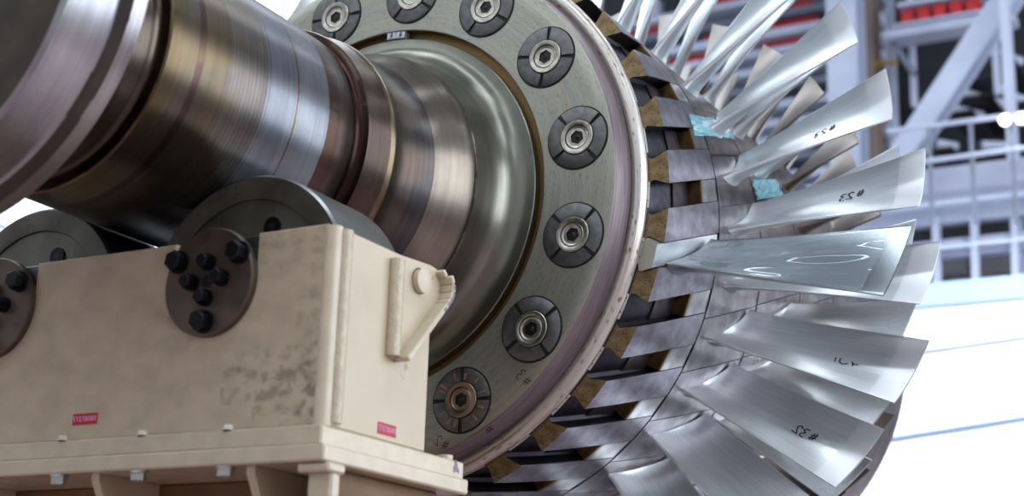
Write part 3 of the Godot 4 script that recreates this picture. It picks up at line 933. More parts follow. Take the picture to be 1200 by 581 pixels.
func blade_rows(R: Node3D) -> void:
	var phases := [0.0, -0.1, 3.0, 9.6, 5.0]
	var joints := [0.0, 0.78, 1.30, 1.845, 2.365, 2.895]
	var cache := {}
	for row in range(1, 5):
		var les: float = row_shape(row, 2.0).x0
		var plat := platform_mesh(joints[row] + 0.004, joints[row + 1] - 0.008, les)
		for k in 32:
			var a: float = phases[row] + PITCH * k
			var tip: float = [0.0, 2.10, 1.94, 1.73, 1.60][row]
			if row == 1:
				if k == 6: tip = 2.06
				elif k == 7: tip = 2.08
				elif k == 8: tip = 2.14
				elif k == 9 or k == 10: tip = 2.17
				elif k == 11: tip = 2.10
			var key := "%d %.2f" % [row, tip]
			if not cache.has(key):
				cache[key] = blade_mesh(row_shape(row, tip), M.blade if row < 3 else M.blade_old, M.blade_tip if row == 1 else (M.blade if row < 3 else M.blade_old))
			var o := inst("blade", cache[key], R)
			o.rotation.x = deg_to_rad(a)
			inst("platform", plat, o)
			if row == 1 and k in [7, 8, 10, 11, 12]:
				var d := row_shape(1, tip)
				var lines := []
				match k:
					10: lines = [[[-1.6, 0.5], [-1.3, -0.5]], [[-0.9, 0.6], [-0.7, -0.3], [-0.1, -0.6], [0.6, -0.2]], [[1.0, 0.4], [1.5, -0.5]], [[1.2, 0.0], [2.1, 0.0]]]
					11: lines = shifted(TWO, -1.5) + shifted(THREE, -0.2) + shifted(HASH, 1.4)
					12: lines = [[[-0.9, -0.6], [-0.3, 0.7]]] + shifted(HASH, 1.0)
					_: lines = shifted(THREE, -1.6) + shifted(TWO, -0.4) + shifted(HASH, 1.2)
				var ink := mb()
				var s0: float = {7: 0.60, 8: 0.62, 10: 0.66, 11: 0.66, 12: 0.70}[k]
				var t0: float = {7: 0.42, 8: 0.55, 10: 0.45, 11: 0.50, 12: 0.45}[k]
				for l in lines:
					for j in l.size() - 1:
						for c in 4:      # short pieces, so that the ink follows the curved face
							var pts := []
							for w in [c / 4.0, (c + 1) / 4.0]:
								var qx := lerpf(l[j][0], l[j + 1][0], w)
								var qy := lerpf(l[j][1], l[j + 1][1], w)
								pts.append(section(s0 + qx * 0.034, t0 + qy * 0.085, -1.0, d))
							var tm := t0 + lerpf(l[j][1], l[j + 1][1], (c + 0.5) / 4.0) * 0.085
							var sm := s0 + lerpf(l[j][0], l[j + 1][0], (c + 0.5) / 4.0) * 0.034
							var n0 := (section(sm + 0.02, tm, -1.0, d) - section(sm - 0.02, tm, -1.0, d)).cross(section(sm, tm + 0.03, -1.0, d) - section(sm, tm - 0.03, -1.0, d)).normalized()
							if n0.x > 0: n0 = -n0
							var dv: Vector3 = (pts[1] - pts[0]).normalized()
							var sv := dv.cross(n0).normalized() * 0.0022
							dv *= 0.0006
							ink.face([pts[0] + sv - dv, pts[1] + sv + dv, pts[1] - sv + dv, pts[0] - sv - dv].map(func(p): return p + n0 * 0.0012), n0)
				part("pen_mark", ink, M.ink, o)
	# the single blade slid into the first row, wrapped in clear film, with its root showing in the slot mouth
	var d0 := {"r0": 1.288, "r1": 2.20, "x0": 0.30, "x1": 0.33, "dx0": 0.36, "dx1": 0.17, "dz0": -0.20, "dz1": -0.33, "t0": 0.085, "t1": 0.028, "c0": 0.12, "c1": 0.05, "lean": -0.01}
	var w := inst("wrapped_blade", blade_mesh(d0, M.blade_dark, M.blade_dark), R)
	w.set_meta("label", "blade wrapped in clear plastic film")
	w.rotation.x = deg_to_rad(SLOT0 + PITCH * 9 + 1.0)
	# its dovetail root fills the slot
	var rb := mb()
	var prof := [[-2.2, 1.222], [-3.2, 1.232], [-3.2, 1.242], [-2.2, 1.286], [2.2, 1.286], [3.2, 1.242], [3.2, 1.232], [2.2, 1.222]]
	for i in 6:
		var xa := lerpf(0.185, 0.77, i / 6.0)
		var xb := lerpf(0.185, 0.77, (i + 1) / 6.0)
		for k in prof.size():
			var q: Array = prof[k]
			var e: Array = prof[(k + 1) % prof.size()]
			rb.face_out([cylp(xa, q[1], q[0] - 1.0 + SKEW * (xa - 0.23)), cylp(xa, e[1], e[0] - 1.0 + SKEW * (xa - 0.23)), cylp(xb, e[1], e[0] - 1.0 + SKEW * (xb - 0.23)), cylp(xb, q[1], q[0] - 1.0 + SKEW * (xb - 0.23))], cylp((xa + xb) / 2, 1.25, -1.0 + SKEW * ((xa + xb) / 2 - 0.23)))
	var cap := []
	for q in prof: cap.append(cylp(0.185, q[1], q[0] - 1.0 + SKEW * (0.185 - 0.23)))
	part("blade_root", rb, M.blade, w)
	rb = mb()
	rb.face(cap, Vector3(-1, 0, 0))
	part("root_end_face", rb, M.root_paint, w)
	# film: a loose wrinkled skin round the blade
	var fb := mb()
	var wr := noise(301, 0.9, 2)
	var P := []
	for i in 41:
		var s := lerpf(0.02, 0.905, i / 40.0)
		var row := []
		for side in [-1.0, 1.0]:
			for j in 24:
				var t := j / 24.0 if side < 0 else 1.0 - j / 24.0
				var p := section(s, t, side, d0)
				var q := section(s, t, -side, d0)
				var o := (p - q)
				o = o.normalized() if o.length() > 1e-5 else Vector3(-1 if t < 0.5 else 1, 0, 0)
				var wv := wr.get_noise_2d(s * 1.0 + t * 0.5, t * 2.6 - s * 1.1)
				p += o * (0.0035 + 0.016 * (0.5 + wv) * sin(PI * clampf(t, 0.02, 0.98)))
				if t < 0.02: p += Vector3(-0.004, 0, 0.003)
				if t > 0.98: p += Vector3(0.003, 0, -0.006)
				row.append(p)
		row.append(row[0])
		P.append(row)
	fb.sheet(P, true, 1.0)
	part("plastic_film", fb, M.film, w)

func film_patches(R: Node3D) -> void:
	# pieces of pale blue film left lying on the drum between the blades
	for q in [[[0.60, 0.98, 1.28], 70.6, 75.4, 64.0], [[1.30, 1.55, 1.80], 75.0, 79.5, 67.5]]:
		var b := mb()
		var P := []
		var nz := noise(17, 3.0, 2)
		for i in 17:
			var row := []
			var x: float = lerpf(q[0][0], q[0][2], i / 16.0)
			for j in 11:
				var th: float = lerpf(q[1], q[2], j / 10.0) - 1.15 + SKEW * (x - q[0][0])
				row.append(cylp(x, 1.298 + 0.008 * nz.get_noise_2d(x * 3.0, j * 0.25) + 0.004, th))
			P.append(row)
		b.sheet(P, false, 1.0)
		if b.n[60].dot(b.v[60]) < 0:
			b = mb(); b.sheet(P, false, -1.0)
		part("blue_film", b, M.cyan_film, R)

# ---------------------------------------------------------------- roller stand
const FX := -1.6      # front plate
const SZ := 0.963     # right side plate
const PY := -0.775    # roller axis
const PZ := 0.487

func hex_bolt(b: MB, c: Vector3, d: Vector3, r: float, h: float) -> void:
	var s := d.cross(Vector3(0, 1, 0) if absf(d.y) < 0.9 else Vector3(1, 0, 0)).normalized()
	var w := d.cross(s)
	var pl := PackedVector2Array()
	for k in 6: pl.append(Vector2(cos(TAU * k / 6 + 0.3), sin(TAU * k / 6 + 0.3)) * r)
	b.rod(c, c + d * h * 0.25, r * 1.15, 16)
	b.prism(pl, c, s, w, d * h, r * 0.14)

func stand() -> void:
	var base := Vector3(-1.25 * S, 0, 0)
	var T := thing("roller_stand", "beige painted steel roller stand carrying the rotor shaft on two rollers", "stand", base)
	var Z := Vector3(0, 0, 1)
	var Y := Vector3(0, 1, 0)
	# front plate with two U-shaped notches for the roller ends
	var out := PackedVector2Array()
	out.append(Vector2(-SZ + 0.03, -1.264)); out.append(Vector2(-SZ + 0.03, -0.624))
	for zc in [-PZ, PZ]:
		out.append(Vector2(zc - 0.172, -0.624))
		for k in 13:
			var a := PI + PI * k / 12.0
			out.append(Vector2(zc + 0.172 * cos(a), PY + 0.172 * sin(a)))
		out.append(Vector2(zc + 0.172, -0.624))
	out.append(Vector2(SZ - 0.03, -0.624)); out.append(Vector2(SZ - 0.03, -1.264))
	var b := mb(base)
	var sc := PackedVector2Array()
	for q in out: sc.append(q * S)
	b.prism(sc, Vector3((FX + 0.06) * S, H, 0), Z, Y, Vector3(-0.06 * S, 0, 0), 0.003)
	for k in b.t.size():
		var p := b.v[k] + base
		b.t[k] = Vector2((p.z / S + 0.95) / 1.9, clampf((-0.61 - (p.y - H) / S) / 0.68, 0.0, 1.0))
	part("front_plate", b, M.paint_front, T)
	# dark bearing blocks in the notches and the round bolted end plates
	for zc in [-PZ, PZ]:
		b = mb(base)
		b.bx(u(FX + 0.035, PY - 0.012, zc), Vector3(0.045, 0.325, 0.342) * S, 0.004)
		part("bearing_block", b, M.dark_steel, T)
		b = mb(base)
		var pl := PackedVector2Array()
		for k in 48: pl.append(Vector2(cos(TAU * k / 48), sin(TAU * k / 48)) * 0.182 * S)
		b.prism(pl, u(FX, PY, zc), Z, Y, Vector3(-0.028 * S, 0, 0), 0.004)
		var ep := part("end_plate", b, M.end_plate, T)
		for q in [[-0.125, 0.075, 0.034], [0.125, 0.082, 0.034], [0.0, -0.135, 0.034], [0.0, 0.062, 0.025], [-0.064, 0.0, 0.025], [0.062, 0.004, 0.025], [0.0, -0.057, 0.025]]:
			b = mb(base)
			hex_bolt(b, u(FX - 0.028, PY + q[1], zc + q[0]), Vector3(-1, 0, 0), q[2] * S, 0.045 * S)
			part("hex_bolt", b, M.black_bolt, ep)
		b = mb(base)
		b.rod(u(FX - 0.0275, PY, zc), u(FX - 0.0285, PY, zc), 0.023 * S, 18)
		part("centre_hole", b, M.black, ep)
	# side plates
	for s in [-1.0, 1.0]:
		b = mb(base)
		b.bx(u(-1.295, -0.947, s * (SZ - 0.03)), Vector3(0.545, 0.632, 0.06) * S, 0.004)
		part("side_plate", b, M.paint, T)
		# corner with its run of weld
		b = mb(base)
		b.rod(u(FX + 0.033, -1.262, s * (SZ - 0.033)), u(FX + 0.033, -0.628, s * (SZ - 0.033)), 0.034 * S, 16)
		part("corner_bar", b, M.paint_gloss, T)
		b = mb(base)
		b.rod(u(FX + 0.062, -1.25, s * (SZ - 0.004)), u(FX + 0.062, -0.634, s * (SZ - 0.004)), 0.024 * S, 10)
		part("weld_seam", b, M.weld, T)
		# lifting lug with a hole
		b = mb(base)
		var lug := PackedVector2Array()
		for q in [[-1.262, -0.99], [-1.262, -0.650], [-1.235, -0.637], [-1.05, -0.625], [-1.015, -0.629], [-0.985, -0.647], [-0.968, -0.675], [-0.966, -0.708], [-0.978, -0.735], [-0.998, -0.755], [-1.225, -0.99]]:
			lug.append(Vector2(q[0], q[1]) * S)
		b.prism(lug, Vector3(0, H, s * SZ * S), Vector3(1, 0, 0), Y, Vector3(0, 0, s * 0.008 * S), 0.001)
		var lg := part("lifting_lug", b, M.paint, T)
		b = mb(base)
		b.rod(u(-1.264, -0.985, s * (SZ + 0.012)), u(-1.264, -0.66, s * (SZ + 0.012)), 0.026 * S, 10)
		part("weld_seam", b, M.weld, lg)
		b = mb(base)
		b.rod(u(-1.122, -0.700, s * (SZ + 0.004)), u(-1.122, -0.700, s * (SZ + 0.030)), 0.041 * S, 28)
		part("lug_pin", b, M.paint_gloss, lg)
		b = mb(base)
		b.rod(u(-1.120, -0.698, s * (SZ + 0.0075)), u(-1.120, -0.698, s * (SZ + 0.0090)), 0.0455 * S, 28)
		part("pin_gap", b, M.rust_line, lg)
		# raised rim bar bent round the lug and running down aslant
		b = mb(base)
		var path := [[-1.236, -0.994], [-1.005, -0.757], [-0.986, -0.737], [-0.974, -0.708], [-0.976, -0.678], [-0.991, -0.653], [-1.015, -0.638]]
		for k in path.size() - 1:
			var up := 0.06 if k < 5 else 0.04
			b.beam(u(path[k][0], path[k][1], s * (SZ + up / 2)), u(path[k + 1][0], path[k + 1][1], s * (SZ + up / 2)), up * S, 0.02 * S, Vector3(0, 0, 1), 0.003)
		var rim := part("lug_rim", b, M.paint_gloss, lg)
		if s > 0:
			# paint scraped off the rim where chains have rubbed
			b = mb(base)
			for q in [[-0.974, -0.700, -0.976, -0.684], [-0.986, -0.737, -0.975, -0.712], [-1.012, -0.764, -0.988, -0.740], [-1.034, -0.787, -1.020, -0.773]]:
				b.beam(u(q[0], q[1], SZ + 0.0602), u(q[2], q[3], SZ + 0.0602), 0.001, 0.011 * S, Vector3(0, 0, 1), 0.0003)
			part("scraped_edge", b, M.bare_scrape, rim)
		# upper and lower base flanges seen from the side
	b = mb(base)
	b.bx(u(-1.19, -1.293, 0), Vector3(0.84, 0.062, 2 * SZ + 0.005) * S, 0.004)
	part("upper_flange", b, M.paint_gloss, T)
	b = mb(base)
	b.bx(u(-1.205, -1.350, 0), Vector3(0.85, 0.052, 2 * SZ + 0.06) * S, 0.004)
	part("lower_flange", b, M.paint_gloss, T)
	# chipped paint on the flange corner and small bolts
	b = mb(base)
	var chip := PackedVector2Array()
	for q in [[0, 0.032], [0.012, 0.030], [0.018, 0.008], [0.03, 0.0], [0.026, -0.012], [0.01, -0.006], [-0.006, -0.014], [-0.012, 0.004], [-0.003, 0.012]]: chip.append(Vector2(q[0], q[1]) * S)
	b.prism(chip, u(-0.83, -1.292, SZ + 0.0026), Vector3(1, 0, 0), Y, Vector3(0, 0, 0.0006))
	part("paint_chip", b, M.bare_scrape, T)
	for z in [-0.45, -0.10, 0.249, 0.602]:
		b = mb(base)
		hex_bolt(b, u(FX - 0.004, -1.262, z), Vector3(0, 1, 0), 0.016 * S, 0.016 * S)
		part("flange_bolt", b, M.paint_chip_white, T)
		b = mb(base)
		hex_bolt(b, u(FX + 0.0, -1.376, z), Vector3(0, -1, 0), 0.026 * S, 0.034 * S)
		part("flange_nut", b, M.zinc, T)
	b = mb(base)
	b.rod(u(-0.845, -1.262, SZ - 0.03), u(-0.845, -1.246, SZ - 0.03), 0.028 * S)
	part("flange_bolt", b, M.paint_gloss, T)
	# body behind the front plate: rear plate and bottom, so that the box is closed
	b = mb(base)
	b.bx(u(-1.05, -0.96, 0), Vector3(0.05, 0.58, 2 * SZ - 0.12) * S, 0.004)
	part("rear_plate", b, M.paint, T)
	# trestle below: recessed web, end posts, gussets and feet
	var g0 := -H / S
	b = mb(base)
	b.bx(u(-1.28, (-1.376 + g0 + 0.1) / 2, 0), Vector3(0.05, -1.376 - g0 - 0.1, 1.7) * S, 0.004)
	part("web_plate", b, M.paint_web_shaded, T)
	for s in [-1.0, 1.0]:
		b = mb(base)
		b.bx(u(-1.20, (-1.376 + g0 + 0.1) / 2, s * 0.90), Vector3(0.66, -1.376 - g0 - 0.1, 0.05) * S, 0.004)
		part("end_web", b, M.paint_web_shaded, T)
		b = mb(base)
		b.bx(u(-1.56, (-1.40 + g0 + 0.1) / 2, s * 0.95), Vector3(0.05, -1.40 - g0 - 0.1, 0.09) * S, 0.006)
		b.bx(u(-1.57, -1.392, s * 0.945), Vector3(0.09, 0.03, 0.12) * S, 0.012)
		part("post", b, M.paint_gloss, T)
	for z in [-0.62, 0.06, 0.70]:
		b = mb(base)
		var gp := PackedVector2Array()
		for q in [[-1.6, -1.376], [-1.6, -1.40], [-1.40, -1.75], [-1.30, -1.75], [-1.30, -1.376]]: gp.append(Vector2(q[0], q[1]) * S)
		b.prism(gp, Vector3(0, H, (z - 0.015) * S), Vector3(1, 0, 0), Y, Vector3(0, 0, 0.03 * S), 0.002)
		part("gusset", b, M.paint, T)
	b = mb(base)
	b.bx(u(-1.24, g0 + 0.05, 0), Vector3(0.8, 0.1, 2.0) * S, 0.006)
	part("foot_plate", b, M.paint, T)
	# red number labels with mirrored figures
	for w in [0, 1]:
		b = mb(base)
		var c := u(FX - 0.001, -1.193, -0.012) if w == 0 else u(-1.255, -1.224, SZ + 0.001)
		var half := Vector3(0, 0, 0.055 * S) if w == 0 else Vector3(0.053 * S, 0, 0)
		b.box(c, half, Vector3(0, 0.019 * S, 0), Vector3(0.0006, 0, 0) if w == 0 else Vector3(0, 0, 0.0006), 0.0002)
		var lb := part("number_label", b, M.red_label, T)
		lb.set_meta("label", "small red number label")
		var tm := TextMesh.new()
		var font := SystemFont.new()
		font.font_names = PackedStringArray(["Droid Sans Mono"])
		tm.font = font
		tm.text = "10087277"
		tm.font_size = 20
		tm.pixel_size = 0.00078
		tm.depth = 0.0006
		tm.material = M.label_ink
		var ti := inst("label_number", tm, lb)
		var nn := Vector3(-1, 0, 0) if w == 0 else Vector3(0, 0, 1)
		var ex := Vector3(0, 0, -1) if w == 0 else Vector3(-1, 0, 0)
		ti.transform = Transform3D(Basis(ex, Vector3(0, 1, 0), nn), c - base + nn * 0.0012)
	# rollers, free to turn in the stand
	for s in [-1.0, 1.0]:
		var zc: float = s * PZ
		var at := u(-1.45, PY, zc)
		var rl := thing("support_roller", "grey steel support roller under the shaft " + ("beside the lifting lug end of the stand" if s > 0 else "at the stand's end away from the lifting lug"), "roller", at, "rollers of the stand")
		b = mb()
		b.lathe(pr([[0.0, 0.407], [0.008, 0.415], [0.352, 0.415], [0.36, 0.407], [0.36, 0.02]]), 96)
		part("tyre", b, M.roller_rim, rl)
		b = mb()
		b.lathe(pr([[0.006, 0.02], [0.006, 0.325], [0.010, 0.335]]), 72)
		b.lathe(pr([[0.002, 0.330], [0.0, 0.335], [0.0, 0.406]]), 72)
		part("hub_face", b, M.roller, rl)
		b = mb()
		b.rod(Vector3(-0.092 * S, 0, 0), Vector3(0.006, 0, 0), 0.11 * S, 32)
		part("axle", b, M.dark_steel, rl)
		for k in 3:
			var a := deg_to_rad(25.0 + 120.0 * k)
			b = mb()
			var c := Vector3(0.006 * S, 0.245 * S * cos(a), 0.245 * S * sin(a))
			b.rod(c, c + Vector3(-0.006, 0, 0), 0.034 * S, 20)
			var bo := part("socket_bolt", b, M.black_bolt, rl)
			b = mb()
			b.rod(c + Vector3(-0.0055, 0, 0), c + Vector3(-0.0065, 0, 0), 0.014 * S, 6)
			part("hex_socket", b, M.black, bo)

# ---------------------------------------------------------------- what stands behind the rotor
func backdrop() -> void:
	var Y := Vector3(0, 1, 0)
	# white enclosure filling the lower right
	var xw := 8.0
	var top := px(1150, 327, xw).y
	var zl := px(560, 400, xw).z
	var zr := px(1500, 400, xw).z
	var T := thing("machine_enclosure", "bright white sheet-metal machine enclosure behind the lower blades", "enclosure", Vector3(xw, 0, (zl + zr) / 2))
	var o := T.position
	var n := 4
	for k in n:
		var b := mb(o)
		var za := lerpf(zl, zr, float(k) / n)
		var zb := lerpf(zl, zr, float(k + 1) / n)
		b.bx(Vector3(xw + 0.03, top / 2, (za + zb) / 2), Vector3(0.06, top, zb - za - 0.006), 0.003)
		part("panel", b, M.white_panel, T)
	var b := mb(o)
	b.bx(Vector3(xw + 0.46, top / 2, (zl + zr) / 2), Vector3(0.8, top - 0.06, zr - zl - 0.1), 0.01)
	part("body", b, M.white_panel, T)
	b = mb(o)
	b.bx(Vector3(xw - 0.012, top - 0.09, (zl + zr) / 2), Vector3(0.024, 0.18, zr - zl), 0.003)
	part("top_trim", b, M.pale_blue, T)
	b = mb(o)
	b.beam(px(985, 523, xw - 0.012), px(1260, 480, xw - 0.012), 0.02, 0.022)
	part("conduit", b, M.seam, T)
	b = mb(o)
	b.beam(px(985, 425, xw - 0.012), px(1260, 386, xw - 0.012), 0.02, 0.012)
	part("conduit", b, M.lavender, T)
	# mezzanine behind and above it
	var xm := 9.2
	var zc := px(1150, 200, xm).z
	var G := thing("mezzanine", "pale mezzanine front with two rows of openings above the white enclosure", "mezzanine", Vector3(xm, 0, zc))
	o = G.position
	var z0 := px(940, 250, xm).z
	var z1 := px(1330, 250, xm).z
	var bar := func(ya: float, yb: float, m: Material, called: String, dx := 0.0, dep := 0.12) -> void:
		var q := mb(o)
		var y0 := px(1140, ya, xm).y
		var y1 := px(1140, yb, xm).y
		q.bx(Vector3(xm + dx + dep / 2, (y0 + y1) / 2, (z0 + z1) / 2), Vector3(dep, absf(y1 - y0), z1 - z0), 0.006)
		part(called, q, m, G)
	bar.call(189.0, 256.0, M.lavender, "parapet_panel", 0.05)
	bar.call(276.0, 297.0, M.lavender, "fascia_beam", 0.02)
	bar.call(326.0, 345.0, M.lavender, "fascia_beam", 0.02)
	for yy in [236.0, 288.0]:
		bar.call(yy - 2.5, yy + 2.5, M.white_paint, "cable_tray", -0.06, 0.06)
	for xx in [1098, 1143, 1190, 1240]:
		var q := mb(o)
		q.beam(px(xx - 1, 256, xm), px(xx + 1, 345, xm), 0.1, 0.055)
		part("mullion", q, M.lavender, G)
	for k in 4:
		var q := mb(o)
		var c := px(1075 + 48 * k, 316, xm + 0.95)
		q.bx(c, Vector3(0.5, 0.22, 0.27), 0.02)
		part("stored_box", q, M.box_grey, G)
	# railing
	var xr := 9.0
	var RL := thing("railing", "blue-grey tube railing along the top of the pale mezzanine", "railing", Vector3(xr, 0, zc))
	o = RL.position
	for q in [[1040, 154, 1330, 116, 0.022], [1040, 195, 1330, 156, 0.022]]:
		b = mb(o)
		b.rod(px(q[0], q[1], xr), px(q[2], q[3], xr), q[4], 12)
		part("rail", b, M.white_paint, RL)
	for xx in [1090, 1139, 1186, 1236]:
		b = mb(o)
		var t := px(xx - 2, 147 - (xx - 1090) * 0.128, xr)
		b.rod(Vector3(t.x, px(xx, 262, xr).y, t.z), t, 0.02, 12)
		part("post", b, M.grey_steel, RL)
	# columns and brace
	var col := func(called: String, label: String, xa: float, xb: float, plane: float, m: Material, dep: float) -> void:
		var pa := px(xa, 40, plane)
		var pb := px(xb, 40, plane)
		var c := thing(called, label, "column", Vector3(plane, 0, (pa.z + pb.z) / 2))
		var q := mb()
		for s in [-1.0, 1.0]:
			q.bx(Vector3(s * dep / 2, (TOP - 0.02) / 2, 0), Vector3(0.02, TOP - 0.02, absf(pb.z - pa.z)), 0.003)
		q.bx(Vector3(0, (TOP - 0.02) / 2, 0), Vector3(dep, TOP - 0.02, 0.02), 0.003)
		part("beam_section", q, m, c)
		q = mb()
		q.bx(Vector3(0, 0.02, 0), Vector3(dep + 0.15, 0.04, absf(pb.z - pa.z) + 0.15), 0.005)
		part("base_plate", q, m, c)
	col.call("steel_column", "wide white steel column rising behind the upper blades", 974.0, 1009.0, 10.9, M.white_paint, 0.3)
	col.call("steel_column", "added column coloured as the shaded side of the wide white column", 1010.0, 1027.0, 11.4, M.column_shade, 0.3)  # added section in place of the white column's side face, shade in its colour
	col.call("steel_column", "slim white steel post behind the railing", 1174.0, 1185.0, 9.72, M.white_paint, 0.12)
	col.call("steel_column", "slim white post with a bracket beside the red crates", 1041.0, 1048.0, 11.6, M.white_paint, 0.1)
	b = mb()
	var ba := px(1188, -22, 9.9)
	var bb := px(1034, 212, 9.9)
	var br := thing("diagonal_brace", "broad white diagonal steel brace behind the blade tips", "brace", bb)
	b.off = bb
	b.beam(ba, bb, 0.02, 0.22, Vector3(1, 0, 0), 0.004)
	b.beam(ba + Vector3(0.22, 0, 0), bb + Vector3(0.22, 0, 0), 0.02, 0.22, Vector3(1, 0, 0), 0.004)
	b.beam(ba + Vector3(0.11, 0, 0), bb + Vector3(0.11, 0, 0), 0.22, 0.02, Vector3(1, 0, 0), 0.004)
	part("beam_section", b, M.white_paint, br)
	# tall storage rack seen between the blades: pale beams, red girders
	var xk := 12.6
	var zA := px(640, 60, xk).z
	var zB := px(1036, 60, xk).z
	var K := thing("storage_rack", "tall rack of pale steel shelf beams behind the blades", "rack", Vector3(xk, 0, (zA + zB) / 2))
	o = K.position
	for i in 17:
		var yy := -60.0 + 21.0 * i
		var y := px(900, yy, xk).y
		if y > 9.4: continue
		var hgt := rng.randf_range(0.06, 0.10)
		b = mb(o)
		b.bx(Vector3(xk, y, (zA + zB) / 2), Vector3(0.3, hgt, zB - zA), 0.006)
		part("shelf_beam", b, M.white_paint if i % 4 else M.grey_steel, K)
		var zz := zA + rng.randf_range(0.0, 0.4)
		while zz < zB - 0.9:
			var l := rng.randf_range(0.4, 0.9)
			if yy < 80.0 and rng.randf() < 0.7:
				var rg := thing("red_girder", "red painted steel girder lying on the pale storage rack", "girder", Vector3(xk - 0.05, y + hgt / 2 + 0.0415, zz + l / 2), "red girders on the storage rack")
				var q := mb()
				q.bx(Vector3(0, 0.035, 0), Vector3(0.1, 0.012, l), 0.002)
				q.bx(Vector3(0, -0.035, 0), Vector3(0.1, 0.012, l), 0.002)
				q.bx(Vector3(0, 0, 0), Vector3(0.012, 0.07, l), 0.002)
				part("girder_section", q, M.red_steel, rg)
			zz += l + rng.randf_range(0.15, 0.7)
	for i in 4:
		b = mb(o)
		var z := lerpf(zA, zB, i / 3.0)
		b.bx(Vector3(xk + 0.22, 4.8, z), Vector3(0.12, 9.6, 0.09), 0.006)
		part("upright", b, M.white_paint, K)
	# pale tubes lying askew on brackets of a dark board behind the railing
	var tubes := [[1122, 88, 1178, 106], [1122, 108, 1176, 122], [1110, 126, 1150, 136], [1150, 60, 1196, 72], [1096, 168, 1120, 172], [1150, 170, 1185, 172], [1186, 114, 1215, 122]]
	var xt := 11.7
	var xb := 13.0
	var TR := thing("tube_board", "dark standing board that carries pale tubes behind the railing", "board", Vector3(xb, 0, px(1150, 110, xb).z))
	o = TR.position
	var pw := px(1150, 110, xb)
	for zz in [-0.8, 0.8]:
		b = mb(o)
		b.bx(Vector3(xb + 0.06, pw.y / 2 + 0.5, pw.z + zz), Vector3(0.08, pw.y + 1.0, 0.08), 0.006)
		part("upright", b, M.dark_goods, TR)
	b = mb(o)
	b.bx(Vector3(xb, pw.y, pw.z), Vector3(0.04, 2.4, 1.9), 0.004)
	part("board_sheet", b, M.dark_back, TR)
	for q in tubes:
		var a := px(q[0], q[1], xt)
		var d: Vector3 = FWD + RIGHT * ((q[2] - 600.0) / FPX) - UPV * ((q[3] - 290.5) / FPX)
		var e: Vector3 = CAM + d * ((a.y - CAM.y) / d.y)      # the other end lies at the same height
		var tb := thing("pale_tube", "pale tube lying askew on a bracket of the dark board behind the railing", "tube", (a + e) / 2, "pale tubes behind the railing")
		b = mb((a + e) / 2)
		b.rod(a, e, 0.05, 16)
		part("tube_wall", b, M.white_paint, tb)
		var dn := (e - a).normalized()
		for w in [[a - dn * 0.012, a], [e, e + dn * 0.012]]:
			b = mb((a + e) / 2)
			b.rod(w[0], w[1], 0.052, 16)
			part("end_cap", b, M.grey_steel, tb)
		var x0 := minf(a.x, e.x)
		var lo := Vector3((x0 + xb - 0.02) / 2, a.y - 0.066, (a.z + e.z) / 2)
		var bk := thing("tube_bracket", "dark steel bracket under a pale tube on the dark board", "bracket", lo, "brackets of the dark board")
		b = mb(lo)
		b.bx(lo, Vector3(xb - 0.02 - x0, 0.026, absf(e.z - a.z) * 0.8 + 0.05), 0.003)
		part("bracket_arm", b, M.dark_goods, bk)
	# red crates on a high shelf at the right
	var SH := thing("high_shelf", "pale high shelf carrying red crates beside the diagonal brace", "shelf", px(1105, 40, 11.2))
	o = SH.position
	var shy := px(1105, 28, 11.2).y
	for q in [[1040, 47, 1190, 22, 0.09, 11.2], [1056, 12, 1180, -8, 0.05, 11.2]]:
		b = mb(o)
		b.beam(px(q[0], q[1], q[5]), px(q[2], q[3], q[5]), 0.3, q[4])
		part("shelf_beam", b, M.white_paint, SH)
	b = mb(o)
	b.bx(Vector3(11.2, shy, px(1108, 30, 11.2).z), Vector3(0.34, 0.03, 1.0), 0.004)
	part("shelf_board", b, M.white_paint, SH)
	for zz in [1062.0, 1160.0]:
		b = mb(o)
		b.bx(Vector3(11.4, TOP / 2 + shy / 2 - 0.4, px(zz, 30, 11.2).z), Vector3(0.06, TOP - shy + 0.75, 0.06), 0.004)
		part("hanger", b, M.white_paint, SH)
	b = mb(o)
	b.beam(px(1046, 48, 11.2), px(1072, 88, 11.2), 0.06, 0.06)
	part("bracket", b, M.grey_steel, SH)
	b = mb(o)
	b.beam(px(1024, 75, 11.4), px(1052, 73, 11.4), 0.06, 0.03)
	part("yellow_edge", b, M.yellow, SH)
	for k in 5:
		var c := Vector3(11.12, shy + 0.017, px(1068 + 19 * k, 26, 11.2).z)
		var rc := thing("red_crate", "red plastic crate on the high shelf beside the diagonal brace", "crate", c, "red crates on the high shelf")
		b = mb()
		b.bx(Vector3(0, 0.06, 0), Vector3(0.16, 0.12, 0.125), 0.01)
		part("crate_body", b, M.red_steel, rc)
		b = mb()
		b.bx(Vector3(0, 0.125, 0), Vector3(0.17, 0.014, 0.132), 0.004)
		part("crate_rim", b, M.red_steel, rc)
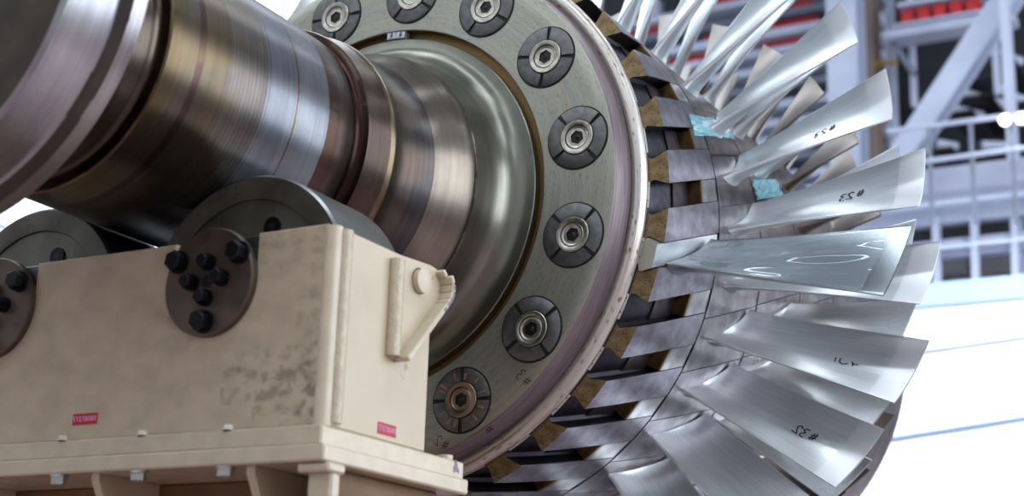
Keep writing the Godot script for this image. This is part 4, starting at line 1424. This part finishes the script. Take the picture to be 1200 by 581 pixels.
	# two small work lamps on the railing post
	for q in [1178.0, 1197.0]:
		var c := px(q, 141 - (q - 1178) * 0.1, 8.9)
		var wl := thing("work_lamp", "small bright white lamp on the railing", "lamp", c, "work lamps on the railing")
		b = mb()
		b.rod(Vector3(-0.02, 0, 0), Vector3(0.01, 0, 0), 0.045, 20)
		part("lamp_lens", b, glow(Color(1, 1, 1), 3.0), wl)
		b = mb()
		b.rod(Vector3(0.01, 0, 0), Vector3(0.07, 0, 0), 0.048, 20, 0.03)
		part("lamp_housing", b, M.grey_steel, wl)
		var om := OmniLight3D.new()
		om.name = "work_light"
		om.light_energy = 0.05
		om.light_size = 0.04
		om.shadow_enabled = true
		om.omni_range = 60.0
		om.omni_attenuation = 2.0
		add_child(om, true)
		om.position = c + Vector3(-0.08, 0, 0)
	# unseen flood lamp, added to brighten the white enclosure
	var fl := thing("added_flood_lamp", "added flood lamp out of view that brightens the white enclosure", "lamp", Vector3(3.5, 8.4, 3.5))
	b = mb()
	b.bx(Vector3(-0.1, 0.1, 0.1), Vector3(0.3, 0.5, 1.2), 0.02)
	part("lamp_housing", b, M.grey_steel, fl)
	var dirv := (px(1150, 520, 8.0) - Vector3(3.5, 8.4, 3.5)).normalized()
	b = mb()
	b.rod(Vector3(-0.1, 0.3, 0.1), Vector3(-0.1, TOP - 8.4, 0.1), 0.04)
	part("hanger", b, M.grey_steel, fl)
	var sp := SpotLight3D.new()
	sp.name = "added_flood_light"
	sp.light_energy = 110.0
	sp.spot_angle = 22.0
	sp.spot_range = 60.0
	sp.spot_attenuation = 2.0
	sp.light_size = 0.25
	sp.light_color = Color(0.95, 0.98, 1.0)
	sp.shadow_enabled = true
	add_child(sp, true)
	sp.look_at_from_position(Vector3(3.5, 8.4, 3.5) + dirv * 0.75, Vector3(3.5, 8.4, 3.5) + dirv * 2.0, Y)
	b = mb()
	var sd := dirv.cross(Y).normalized()
	b.box(dirv * 0.45, dirv * 0.02, sd * 0.28, dirv.cross(sd) * 0.28, 0.01)
	part("lamp_glass", b, glow(Color(0.95, 0.98, 1.0), 6.0), fl)
